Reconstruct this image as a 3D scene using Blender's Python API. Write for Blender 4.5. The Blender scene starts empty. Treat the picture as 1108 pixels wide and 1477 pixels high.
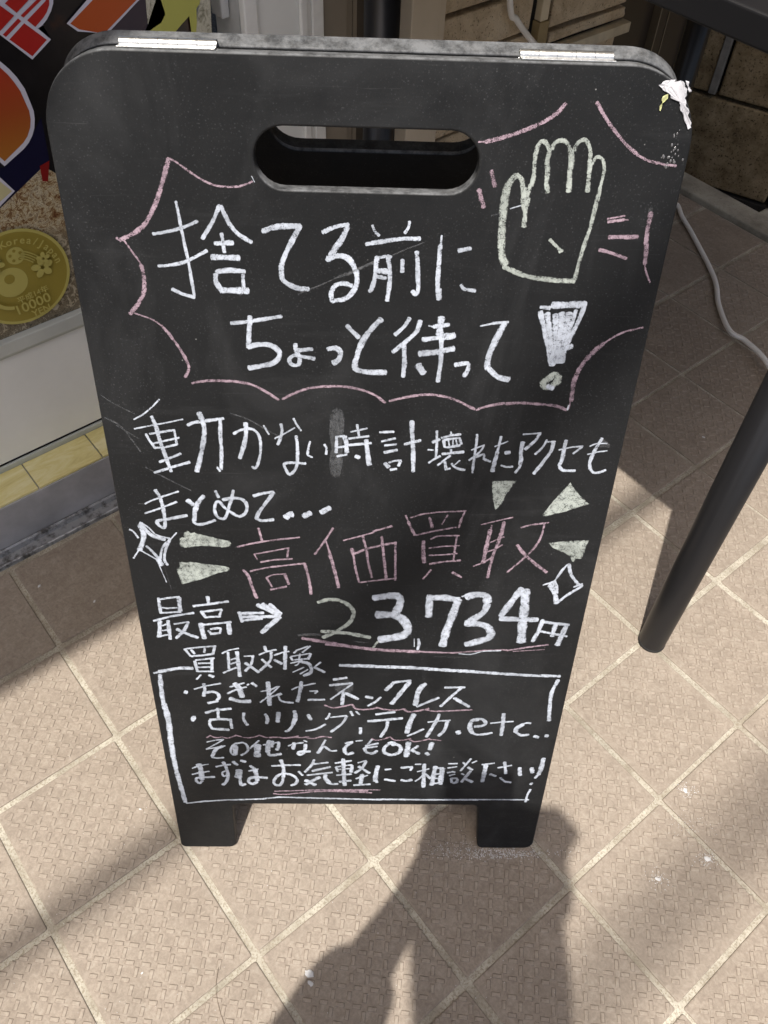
import bpy, bmesh, math, random
from mathutils import Vector, Matrix
random.seed(7)
SC = bpy.context.scene
COL = SC.collection
rad = math.radians

# ------------------------------------------------------------------ camera, world, sun, exposure
CAM = Vector((0.6650, -0.0493, 0.9652))
RT = Vector((0.62719, 0.77819, 0.03252)).normalized()
DN = Vector((0.61876, -0.47247, -0.62762)).normalized()
FW = RT.cross(DN).normalized()
cd = bpy.data.cameras.new('camera'); cam = bpy.data.objects.new('camera', cd); COL.objects.link(cam)
cd.sensor_fit = 'HORIZONTAL'; cd.sensor_width = 36; cd.lens = 36 * 1242.19 / 1108
cd.clip_start = 0.003; cd.clip_end = 400
UP = -DN
cam.matrix_world = Matrix(((RT.x, UP.x, -FW.x, CAM.x), (RT.y, UP.y, -FW.y, CAM.y), (RT.z, UP.z, -FW.z, CAM.z), (0, 0, 0, 1)))
SC.camera = cam

SUN_EL = rad(67); SUN_AZ = Vector((0.468, -0.884)).normalized()
w = bpy.data.worlds.new('World'); SC.world = w; w.use_nodes = True
wn = w.node_tree.nodes; sky = wn.new('ShaderNodeTexSky'); sky.sky_type = 'NISHITA'; sky.sun_disc = False
sky.sun_elevation = SUN_EL; sky.sun_rotation = math.atan2(SUN_AZ.x, SUN_AZ.y)
sky.air_density = 1.0; sky.dust_density = 5.0; sky.ozone_density = 1.0
bg = wn['Background']; bg.inputs['Strength'].default_value = 0.108
w.node_tree.links.new(sky.outputs[0], bg.inputs[0])
sd = bpy.data.lights.new('sun', 'SUN'); sd.energy = 4.25; sd.angle = rad(0.53); sd.color = (1.0, 0.945, 0.87)
sun = bpy.data.objects.new('sun', sd); COL.objects.link(sun)
sdir = Vector((SUN_AZ.x * math.cos(SUN_EL), SUN_AZ.y * math.cos(SUN_EL), math.sin(SUN_EL)))
sun.rotation_euler = sdir.to_track_quat('Z', 'Y').to_euler(); sun.location = (3, -4, 8)
SC.view_settings.view_transform = 'Standard'; SC.view_settings.look = 'None'
SC.view_settings.exposure = 0.42; SC.view_settings.gamma = 1; SC.view_settings.use_curve_mapping = False
SC.render.engine = 'CYCLES'
SC.cycles.transparent_max_bounces = 24

# ------------------------------------------------------------------ helpers
def tag(o, label=None, cat=None, group=None, kind=None):
    if label: o['label'] = label
    if cat: o['category'] = cat
    if group: o['group'] = group
    if kind: o['kind'] = kind
    return o

def empty(name, loc=(0, 0, 0), label=None, cat=None, group=None):
    o = bpy.data.objects.new(name, None); COL.objects.link(o); o.location = loc
    o.empty_display_size = 0.1
    return tag(o, label, cat, group)

def link(name, me, m, parent=None, smooth=False):
    o = bpy.data.objects.new(name, me); COL.objects.link(o)
    if m is not None and len(me.materials) == 0:
        me.materials.append(m)
    if smooth:
        for p in me.polygons: p.use_smooth = True
    if parent is not None:
        o.parent = parent
    return o

def bm2o(name, bm, m, parent=None, smooth=False, bevel=0, seg=2):
    bmesh.ops.recalc_face_normals(bm, faces=bm.faces)
    me = bpy.data.meshes.new(name); bm.to_mesh(me); bm.free()
    o = link(name, me, m, parent, smooth)
    if bevel:
        b = o.modifiers.new('bevel', 'BEVEL'); b.width = bevel; b.segments = seg; b.limit_method = 'ANGLE'; b.angle_limit = rad(40)
        for p in me.polygons: p.use_smooth = False
    return o

def box(bm, x0, x1, y0, y1, z0, z1, M=None):
    vs = [bm.verts.new(v) for v in ((x0, y0, z0), (x1, y0, z0), (x1, y1, z0), (x0, y1, z0), (x0, y0, z1), (x1, y0, z1), (x1, y1, z1), (x0, y1, z1))]
    if M: 
        for v in vs: v.co = M @ v.co
    for f in ((0, 3, 2, 1), (4, 5, 6, 7), (0, 1, 5, 4), (1, 2, 6, 5), (2, 3, 7, 6), (3, 0, 4, 7)):
        bm.faces.new([vs[i] for i in f])
    return vs

def boxo(name, dims, m, parent=None, bevel=0, seg=2):
    bm = bmesh.new(); box(bm, *dims); return bm2o(name, bm, m, parent, bevel=bevel, seg=seg)

def tube(bm, pts, r, seg=10, cap=True):
    pts = [Vector(p) for p in pts]; rs = r if isinstance(r, (list, tuple)) else [r] * len(pts)
    rings = []; ref = Vector((0.3, 0.2, 0.93)).normalized()
    for i, p in enumerate(pts):
        t = (pts[min(i + 1, len(pts) - 1)] - pts[max(i - 1, 0)]).normalized()
        if abs(t.dot(ref)) > 0.98: ref = Vector((1, 0, 0))
        a = t.cross(ref).normalized(); b = t.cross(a)
        rings.append([bm.verts.new(p + (a * math.cos(2 * math.pi * k / seg) + b * math.sin(2 * math.pi * k / seg)) * rs[i]) for k in range(seg)])
    for A, B in zip(rings, rings[1:]):
        for k in range(seg):
            bm.faces.new((A[k], A[(k + 1) % seg], B[(k + 1) % seg], B[k]))
    if cap:
        bm.faces.new(rings[0][::-1]); bm.faces.new(rings[-1])

def catmull(pts, m=8):
    P = [Vector(p) for p in pts]; P = [2 * P[0] - P[1]] + P + [2 * P[-1] - P[-2]]; o = []
    for i in range(1, len(P) - 2):
        for j in range(m):
            t = j / m; a, b, c, d = P[i - 1:i + 3]
            o.append(.5 * ((2 * b) + (c - a) * t + (2 * a - 5 * b + 4 * c - d) * t * t + (3 * b - a - 3 * c + d) * t ** 3))
    return o + [P[-2]]

def tubeo(name, pts, r, m, parent=None, seg=12):
    bm = bmesh.new(); tube(bm, pts, r, seg); return bm2o(name, bm, m, parent, smooth=True)

# ------------------------------------------------------------------ materials
class Mat:
    def __init__(s, name, col=(.5, .5, .5), rough=.6, metal=0, spec=.5):
        s.m = bpy.data.materials.new(name); s.m.use_nodes = True; s.t = s.m.node_tree; s.n = s.t.nodes; s.l = s.t.links
        s.b = s.n['Principled BSDF']; s.b.inputs['Base Color'].default_value = (*col, 1); s.b.inputs['Roughness'].default_value = rough
        s.b.inputs['Metallic'].default_value = metal; s.b.inputs['Specular IOR Level'].default_value = spec
        s.co = None; s.h = None
    def coord(s, kind='Object'):
        if s.co is None: s.co = s.n.new('ShaderNodeTexCoord')
        return s.co.outputs[kind]
    def mapping(s, scale=(1, 1, 1), kind='Object', rot=(0, 0, 0)):
        mp = s.n.new('ShaderNodeMapping'); mp.inputs['Scale'].default_value = scale; mp.inputs['Rotation'].default_value = rot
        s.l.new(s.coord(kind), mp.inputs[0]); return mp.outputs[0]
    def noise(s, scale, detail=4, rough=.55, vec=None, dist=0):
        n = s.n.new('ShaderNodeTexNoise'); n.inputs['Scale'].default_value = scale; n.inputs['Detail'].default_value = detail
        n.inputs['Roughness'].default_value = rough; n.inputs['Distortion'].default_value = dist
        s.l.new(vec if vec is not None else s.coord(), n.inputs['Vector']); return n.outputs[0]
    def voro(s, scale, vec=None, out='Distance', feat='F1'):
        n = s.n.new('ShaderNodeTexVoronoi'); n.inputs['Scale'].default_value = scale; n.feature = feat
        s.l.new(vec if vec is not None else s.coord(), n.inputs['Vector']); return n.outputs[out]
    def ramp(s, fac, stops, interp='LINEAR'):
        r = s.n.new('ShaderNodeValToRGB'); r.color_ramp.interpolation = interp; e = r.color_ramp.elements
        for i, (p, c) in enumerate(stops):
            if i < 2: el = e[i]; el.position = p
            else: el = e.new(p)
            el.color = (*c, 1) if isinstance(c, tuple) else (c, c, c, 1)
        s.l.new(fac, r.inputs[0]); return r.outputs[0]
    def mix(s, fac, a, b, mode='MIX'):
        x = s.n.new('ShaderNodeMix'); x.data_type = 'RGBA'; x.blend_type = mode
        for v, k in ((fac, 0), (a, 6), (b, 7)):
            if isinstance(v, bpy.types.NodeSocket): s.l.new(v, x.inputs[k])
            elif isinstance(v, tuple): x.inputs[k].default_value = (*v, 1)
            else: x.inputs[k].default_value = v if k == 0 else (v, v, v, 1)
        return x.outputs[2]
    def math(s, op, a, b=None, c=None, clamp=False):
        x = s.n.new('ShaderNodeMath'); x.operation = op; x.use_clamp = clamp
        for i, v in enumerate((a, b, c)):
            if v is None: continue
            if isinstance(v, bpy.types.NodeSocket): s.l.new(v, x.inputs[i])
            else: x.inputs[i].default_value = v
        return x.outputs[0]
    def color(s, v): s.l.new(v, s.b.inputs['Base Color'])
    def rough(s, v): s.l.new(v, s.b.inputs['Roughness'])
    def alpha(s, v): s.l.new(v, s.b.inputs['Alpha'])
    def bump(s, h, strength=.3, dist=.001):
        b = s.n.new('ShaderNodeBump'); b.inputs['Strength'].default_value = strength; b.inputs['Distance'].default_value = dist
        s.l.new(h, b.inputs['Height'])
        if s.h is not None: s.l.new(s.h, b.inputs['Normal'])
        s.h = b.outputs[0]; s.l.new(s.h, s.b.inputs['Normal'])
    def rnd(s):
        return s.n.new('ShaderNodeObjectInfo').outputs['Random']
    def sep(s, v):
        x = s.n.new('ShaderNodeSeparateXYZ'); s.l.new(v, x.inputs[0]); return x.outputs

# floor tile (porcelain, beige, pressed relief)
mt = Mat('beige porcelain tile', rough=.62, spec=.3)
g = mt.n.new('ShaderNodeNewGeometry').outputs['Position']
v1 = mt.noise(26, 5, .62, g); v2 = mt.noise(330, 3, .6, g); v3 = mt.noise(5, 3, .5, g)
c = mt.mix(mt.ramp(v1, [(.32, 0.), (.68, 1.)]), (.365, .310, .248), (.490, .420, .340))
c = mt.mix(mt.ramp(v2, [(.35, .55), (.62, 0.)]), c, (.285, .235, .185))
c = mt.mix(mt.math('MULTIPLY', mt.ramp(v3, [(.42, 0.), (.7, 1.)]), .30), c, (.335, .278, .218))
c = mt.mix(mt.math('MULTIPLY', mt.rnd(), .24), c, (.58, .51, .42))
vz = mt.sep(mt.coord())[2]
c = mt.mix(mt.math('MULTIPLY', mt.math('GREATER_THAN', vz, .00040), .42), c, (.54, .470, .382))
grit = mt.ramp(mt.voro(260, g), [(.0, 1.), (.07, 0.)])
c = mt.mix(mt.math('MULTIPLY', grit, mt.ramp(mt.noise(60, 2, .5, g), [(.55, 0.), (.62, .8)])), c, (.75, .70, .62))
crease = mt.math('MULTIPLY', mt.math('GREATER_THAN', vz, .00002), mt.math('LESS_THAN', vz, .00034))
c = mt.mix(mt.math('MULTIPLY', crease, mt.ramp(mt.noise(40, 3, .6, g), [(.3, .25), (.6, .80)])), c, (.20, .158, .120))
v4 = mt.noise(2.6, 4, .65, g, .6)
c = mt.mix(mt.math('MULTIPLY', mt.ramp(v4, [(.50, 0.), (.72, 1.)]), .22), c, (.25, .215, .18))
pt = mt.math('MULTIPLY', mt.ramp(mt.voro(55, g), [(.03, .7), (.07, 0.)]), mt.ramp(mt.noise(11, 2, .5, g), [(.60, 0.), (.66, 1.)]))
c = mt.mix(pt, c, (.12, .10, .085))
v5 = mt.noise(135, 6, .72, g, .9)
c = mt.mix(mt.ramp(v5, [(.34, .42), (.50, 0.)]), c, (.245, .200, .160))
c = mt.mix(mt.ramp(v5, [(.52, 0.), (.66, .38)]), c, (.60, .545, .455))
c = mt.mix(1.0, c, (.712, .702, .708), 'MULTIPLY')
mt.color(c); mt.bump(v2, .35, .0006); mt.bump(v1, .25, .0012)
M_tile = mt.m

mg = Mat('cream mortar grout', rough=.9, spec=.15)
g = mg.n.new('ShaderNodeNewGeometry').outputs['Position']
c = mg.mix(mg.ramp(mg.noise(22, 5, .65, g), [(.35, 0.), (.65, 1.)]), (.40, .355, .28), (.70, .655, .545))
c = mg.mix(mg.ramp(mg.noise(420, 3, .7, g), [(.48, 0.), (.62, .8)]), c, (.33, .28, .21))
dk = mg.ramp(mg.noise(7, 5, .7, g), [(.52, 0.), (.68, .40)])
c = mg.mix(dk, c, (.21, .19, .145))
pit = mg.math('MULTIPLY', mg.ramp(mg.voro(240, g), [(.05, 1.), (.16, 0.)]), mg.ramp(mg.noise(90, 2, .5, g), [(.5, 0.), (.6, .7)]))
c = mg.mix(pit, c, (.14, .12, .09))
c = mg.mix(1.0, c, (.76, .765, .775), 'MULTIPLY')
mg.color(c); mg.bump(mg.noise(380, 4, .7, g), .6, .0012)
M_grout = mg.m

ma = Mat('asphalt road', (.06, .058, .055), .9, spec=.2)
g = ma.n.new('ShaderNodeNewGeometry').outputs['Position']
ma.color(ma.ramp(ma.noise(180, 4, .7, g), [(.35, (.035, .034, .033)), (.7, (.095, .09, .086))])); ma.bump(ma.noise(300, 3, .7, g), .6, .003)
M_asph = ma.m

# chalkboard
mb = Mat('matte black chalkboard', rough=.5, spec=.20)
oc = mb.coord()
n1 = mb.noise(9, 5, .6); n2 = mb.noise(70, 4, .65)
c = mb.mix(mb.ramp(n1, [(.35, 0.), (.75, 1.)]), (.0112, .0119, .0128), (.0172, .0181, .0193))
st = mb.noise(1, 6, .7, mb.mapping((7, 60, 10), rot=(0, 0, .35)))
c = mb.mix(mb.math('MULTIPLY', mb.ramp(st, [(.58, 0.), (.78, 1.)]), .045), c, (.30, .31, .32))
vd = mb.voro(620)
dens = mb.ramp(mb.noise(14, 4, .7), [(.40, 0.), (.68, 1.)])
sp = mb.math('MULTIPLY', mb.ramp(vd, [(.0, 1.), (.38, 0.)]), mb.ramp(mb.noise(700, 2, .5), [(.46, 0.), (.66, 1.)]))
sp = mb.math('MULTIPLY', sp, mb.math('ADD', mb.math('MULTIPLY', dens, 1.0), .28))
c = mb.mix(mb.math('MULTIPLY', sp, .42), c, (.17, .177, .185))
sp2 = mb.math('MULTIPLY', mb.ramp(mb.voro(95), [(.0, 1.), (.055, 0.)]), mb.ramp(mb.noise(33, 2, .5), [(.60, 0.), (.64, .9)]))
c = mb.mix(sp2, c, (.42, .42, .41))
# wiped chalk: broad soft hazes and hairline arcs left by the cloth
hz = mb.noise(1, 5, .62, mb.mapping((9, 4.5, 9), rot=(0, 0, -.5)), .8)
c = mb.mix(mb.math('MULTIPLY', mb.ramp(hz, [(.52, 0.), (.76, 1.)]), .055), c, (.42, .43, .45))
hl = mb.noise(1, 3, .8, mb.mapping((4, 190, 4), rot=(0, 0, .12)), 1.6)
c = mb.mix(mb.math('MULTIPLY', mb.ramp(hl, [(.68, 0.), (.74, .10)]), mb.ramp(hz, [(.45, 0.), (.60, 1.)])), c, (.30, .305, .31))
fp = mb.math('MULTIPLY', mb.ramp(mb.voro(24), [(.10, .8), (.30, 0.)]), mb.ramp(mb.noise(6, 2, .5), [(.6, 0.), (.68, 1.)]))
c = mb.mix(fp, c, (.010, .010, .011))
# worn grey edges, with light from above painted into the upward faces
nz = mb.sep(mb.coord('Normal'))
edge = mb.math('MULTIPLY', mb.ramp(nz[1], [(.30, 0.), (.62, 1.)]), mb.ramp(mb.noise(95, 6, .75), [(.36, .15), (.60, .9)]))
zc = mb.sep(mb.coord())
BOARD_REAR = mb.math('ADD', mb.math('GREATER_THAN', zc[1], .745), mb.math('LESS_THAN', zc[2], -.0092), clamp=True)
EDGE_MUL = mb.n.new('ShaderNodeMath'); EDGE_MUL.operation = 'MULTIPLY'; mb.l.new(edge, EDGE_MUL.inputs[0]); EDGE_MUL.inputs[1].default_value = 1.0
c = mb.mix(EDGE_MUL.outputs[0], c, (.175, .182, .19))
side = mb.math('MULTIPLY', mb.math('SUBTRACT', 1.0, mb.math('ABSOLUTE', nz[2])), .12, clamp=True)
c = mb.mix(mb.math('MULTIPLY', side, mb.ramp(mb.noise(130, 4, .7), [(.4, 0.), (.65, 1.)])), c, (.25, .24, .23))
mb.color(c); mb.rough(mb.ramp(n2, [(.3, .48), (.7, .66)])); mb.bump(mb.noise(900, 3, .6), .12, .0004)
M_board = mb.m
# the rear panel gets the painted edge light only along its top and along the rim of its hand slot
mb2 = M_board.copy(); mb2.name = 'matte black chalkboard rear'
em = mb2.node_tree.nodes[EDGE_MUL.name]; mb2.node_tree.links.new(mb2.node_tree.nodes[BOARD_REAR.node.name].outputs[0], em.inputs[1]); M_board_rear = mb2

def chalk_mat(name, col, hi, thr=.46, gain=1.0):
    k = Mat(name, col, .95, spec=.05)
    at = k.n.new('ShaderNodeAttribute'); at.attribute_name = 'edge'
    e = at.outputs['Fac']
    n = k.noise(1900, 3, .66); nb = k.noise(260, 3, .6)
    s_ = k.math('ADD', k.math('MULTIPLY', n, .66), k.math('MULTIPLY', nb, .34))
    t = k.math('ADD', k.math('MULTIPLY', k.math('POWER', e, 4.0), .13), thr - .05)
    a = k.math('MULTIPLY', k.math('SUBTRACT', s_, t), 14.0, clamp=True)
    pr = k.noise(42, 3, .6)
    a = k.math('MULTIPLY', a, k.math('ADD', .66, k.math('MULTIPLY', k.ramp(pr, [(.36, 0.), (.58, 1.)]), .34)))
    k.alpha(k.math('MULTIPLY', a, gain)); k.color(k.mix(nb, col, hi)); return k.m
M_chalk = {
    'W': chalk_mat('white chalk', (.40, .44, .51), (.68, .735, .83), .43),
    'P': chalk_mat('pink chalk', (.27, .19, .235), (.52, .40, .465), .465),
    'G': chalk_mat('pale cream chalk', (.30, .335, .315), (.53, .575, .535), .455),
    'S': chalk_mat('smeared chalk dust', (.16, .17, .18), (.34, .35, .37), .47, .30),
}

M_scuff = chalk_mat('scraped white paint', (.50, .50, .53), (.80, .80, .85), .36)

def simple(name, col, rough=.6, metal=0, spec=.5, nscale=None, namp=.15, bscale=None, bstr=.2, bdist=.001):
    k = Mat(name, col, rough, metal, spec)
    if nscale:
        lo = tuple(max(0, v * (1 - namp * 1.6)) for v in col); hi = tuple(min(1, v * (1 + namp)) for v in col)
        k.color(k.mix(k.ramp(k.noise(nscale, 5, .62), [(.33, 0.), (.67, 1.)]), lo, hi))
    if bscale: k.bump(k.noise(bscale, 4, .65), bstr, bdist)
    return k.m

M_alu = simple('grey green aluminium', (.56, .59, .57), .38, .2, nscale=9, namp=.08)
M_white = simple('white enamel panel', (.85, .86, .83), .42, nscale=4, namp=.05)
M_whitef = simple('white painted frame', (.83, .83, .80), .45, nscale=12, namp=.08)
M_riser = simple('dusty grey metal skirting', (.42, .43, .46), .42, .3, nscale=14, namp=.14, bscale=300, bstr=.1)
mr = Mat('dirty steel threshold channel', (.4, .4, .42), .4, .45)
c = mr.mix(mr.ramp(mr.noise(45, 6, .7), [(.46, 0.), (.62, 1.)]), (.36, .37, .39), (.085, .082, .078)); mr.color(c); mr.rough(mr.ramp(mr.noise(45, 6, .7), [(.4, .35), (.6, .85)])); M_rail = mr.m
ml = Mat('golden marbled ledge tile', (.5, .43, .2), .28)
n = ml.noise(1, 6, .7, ml.mapping((30, 8, 30)), 1.5)
ml.color(ml.ramp(n, [(.3, (.52, .43, .16)), (.5, (.70, .62, .28)), (.72, (.82, .77, .50))])); M_gold = ml.m
M_dark = simple('black void paint', (.012, .012, .012), .8)
M_brownf = simple('taupe door frame', (.24, .205, .160), .5, nscale=8, namp=.08)
M_taupe = simple('beige painted pillar', (.60, .52, .41), .55, nscale=7, namp=.07, bscale=120, bstr=.08)
M_bronze = simple('dark bronze aluminium', (.062, .050, .038), .4, .3, nscale=5, namp=.12)
M_bronze2 = simple('light bronze edge trim', (.21, .18, .135), .4, .3)
M_black = simple('satin black powder coat', (.0125, .0125, .014), .36, spec=.45, bscale=1400, bstr=.06, bdist=.0003)
M_tabletop = simple('black laminate table top', (.012, .012, .0135), .42, spec=.45)
ms = Mat('rough sandstone cladding', (.3, .24, .17), .9, spec=.15)
g = ms.n.new('ShaderNodeNewGeometry').outputs['Position']
n = ms.noise(24, 7, .72, g, .6)
c = ms.ramp(n, [(.25, (.38, .30, .20)), (.5, (.63, .52, .375)), (.72, (.74, .64, .49))])
c = ms.mix(ms.ramp(ms.noise(300, 3, .6, g), [(.60, 0.), (.68, .75)]), c, (.08, .055, .035))
ms.color(c); ms.bump(n, .9, .008); ms.bump(ms.noise(190, 5, .7, g), .6, .002); M_stone = ms.m
M_conduit = simple('beige plastic conduit', (.70, .62, .46), .5, nscale=15, namp=.06)
M_conduit2 = simple('yellowed conduit joint', (.34, .265, .14), .55, nscale=25, namp=.12)
M_wood = simple('weathered pale timber trim', (.58, .51, .38), .7, nscale=30, namp=.14, bscale=150)
mk = Mat('rough concrete block', (.2, .17, .13), .92, spec=.1)
g = mk.n.new('ShaderNodeNewGeometry').outputs['Position']
n = mk.noise(16, 7, .75, g)
c = mk.ramp(n, [(.3, (.07, .050, .028)), (.5, (.21, .160, .095)), (.7, (.32, .255, .165))])
c = mk.mix(mk.ramp(mk.noise(210, 3, .6, g), [(.57, 0.), (.66, .8)]), c, (.025, .02, .014))
mk.color(c); mk.bump(mk.noise(170, 5, .7, g), .8, .004); M_block = mk.m
M_mortar = simple('grey mortar strip', (.17, .165, .155), .9, nscale=40, namp=.2, bscale=200, bstr=.4)
mc = Mat('stained concrete kerb', (.3, .29, .26), .9, spec=.15)
g = mc.n.new('ShaderNodeNewGeometry').outputs['Position']
c = mc.ramp(mc.noise(13, 7, .7, g), [(.3, (.22, .205, .17)), (.55, (.38, .36, .305)), (.72, (.48, .46, .40))])
c = mc.mix(mc.ramp(mc.noise(240, 3, .6, g), [(.6, 0.), (.7, .6)]), c, (.12, .11, .09))
mc.color(c); mc.bump(mc.noise(120, 6, .7, g), .5, .003); M_kerb = mc.m
M_soil = simple('dark damp soil', (.020, .018, .015), .95, nscale=20, namp=.3, bscale=60, bstr=.8, bdist=.01)
M_cord = simple('white pvc cable', (.90, .89, .87), .42)
M_silver = simple('bright nickel hinge', (.70, .70, .68), .30, .95, nscale=260, namp=.12, bscale=500, bstr=.2)
kf = Mat('beige awning canvas', (.60, .55, .46), .85)
tr_ = kf.n.new('ShaderNodeBsdfTranslucent'); tr_.inputs[0].default_value = (.72, .66, .55, 1); mx_ = kf.n.new('ShaderNodeMixShader'); mx_.inputs[0].default_value = .55
kf.l.new(kf.b.outputs[0], mx_.inputs[1]); kf.l.new(tr_.outputs[0], mx_.inputs[2]); kf.l.new(mx_.outputs[0], kf.n['Material Output'].inputs[0]); M_fabric = kf.m
M_plaster = simple('pale shopfront plaster', (.42, .40, .36), .85, nscale=3, namp=.08, bscale=60)
M_paint = simple('dried white paint', (.70, .70, .74), .5, nscale=120, namp=.06)
M_yellow = simple('dried yellow paint', (.55, .56, .28), .6)
M_gloss = simple('glossy clear glue drop', (.12, .12, .125), .12, spec=.8)
M_crumb = simple('white chalk crumb', (.62, .62, .62), .9)


DATA = {'navy': [(2393, 5118), (2353, 4655), (1679, 4315), (1120, 4035), (1403, 4825), (1869, 4733), (2169, 4885)], 'creamw': [(1651, 4911), (1895, 4453), (1402, 4183)], 'cream': [(1628, 4843), (1867, 4463), (1432, 4272)], 'maroon': [(2234, 4630), (2353, 4655), (2274, 4438), (2215, 4458)], 'Dw': [(1867, 6121), (2008, 5953), (2148, 5753), (2216, 5656), (2266, 5563), (2309, 5442), (2324, 5318), (2335, 5207), (2322, 5124), (2292, 5036), (2248, 4967), (2192, 4908), (2123, 4861), (1873, 4747), (1568, 5286)], 'D': [(1847, 6065), (1988, 5895), (2130, 5698), (2187, 5610), (2226, 5526), (2260, 5427), (2276, 5310), (2290, 5220), (2280, 5136), (2252, 5056), (2196, 4975), (2135, 4925), (2099, 4906), (1889, 4797), (1586, 5336)], 'Aw': [(1936, 6314), (2360, 6602), (2924, 6499), (2812, 6130), (2773, 6070), (2712, 6008), (2657, 5969), (2601, 5949), (2702, 5823), (2465, 5688), (2222, 5979), (1936, 6314)], 'A1': [(2298, 5917), (2482, 6024), (2659, 5830), (2474, 5718)], 'A2': [(2249, 5973), (2435, 6078), (2459, 6049), (2272, 5946)], 'A3': [(2517, 6043), (2742, 6168), (2776, 6206), (2779, 6168), (2768, 6127), (2726, 6070), (2676, 6029), (2578, 5969)], 'A4': [(2467, 6097), (2654, 6194), (2846, 6301), (2900, 6290), (2701, 6184), (2489, 6074)], 'A5': [(2351, 6229), (2582, 6353), (2772, 6315), (2580, 6210), (2436, 6129)], 'A6': [(2185, 6374), (2301, 6222), (2404, 6110), (2232, 6010), (2086, 6181)], 'Ow': [(2895, 5932), (3377, 6233), (3960, 6119), (3706, 5975), (3298, 5745), (2989, 5836)], 'O': [(2930, 5924), (3185, 6065), (3446, 6207), (3911, 6116), (3667, 5977), (3261, 5754), (3009, 5851)], 'pale': [(3793, 6088), (4042, 6038), (3924, 5588), (3748, 5628)], 'olive': [(3938, 6007), (4208, 5952), (4524, 5901), (4366, 5770), (4156, 5648), (4041, 5575), (3702, 5646), (3915, 5715), (3978, 5784)], 'strip': [(4255, 5929), (4370, 5906), (4323, 5496), (4255, 5512)], 'dark2': [(3582, 6130), (3824, 6082), (3772, 5623), (3332, 5724)], 'leop': [(4436, 5892), (4537, 5872), (4503, 5455), (4306, 5500), (4355, 5702)], 'lbox': [(4765, 5727), (4967, 5671), (4963, 5468), (4767, 5527)], 'film': [(1942, 6679), (4617, 6189), (4506, 5410), (1714, 6059)], 'texture': [(1069, 4309), (1708, 4404), (2228, 4664), (2374, 4503), (2267, 2446), (2166, 2427), (1078, 2476), (374, 2422)]}
DATAC = (0.1627, 0.3460, 0.0607)
BLOBW = [(3592, 7645), (3636, 7656), (3685, 7664), (3719, 7651), (3735, 7605), (3744, 7545), (3777, 7484), (3807, 7412), (3788, 7404), (3754, 7459), (3705, 7534), (3705, 7558), (3684, 7604), (3671, 7592), (3654, 7575), (3615, 7611)]
BLOBS = [(3712, 7660), (3732, 7658), (3763, 7615), (3752, 7610)]
BLOBY = [(3601, 7583), (3630, 7593), (3630, 7570), (3610, 7541), (3599, 7498), (3592, 7507), (3604, 7546)]
DROPS = [(3688, 7233), (3715, 7266), (3731, 7306), (3729, 7369), (3704, 7202), (3742, 7219), (3777, 7252)]
PERSON = dict(head=(-.298, -.084, 1.440), shL=(-.51, -.235, 1.16), shR=(-.51, -.015, 1.16), elbowL=(-.385, -.262, .970), elbowR=(-.36, -.110, .960))
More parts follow.
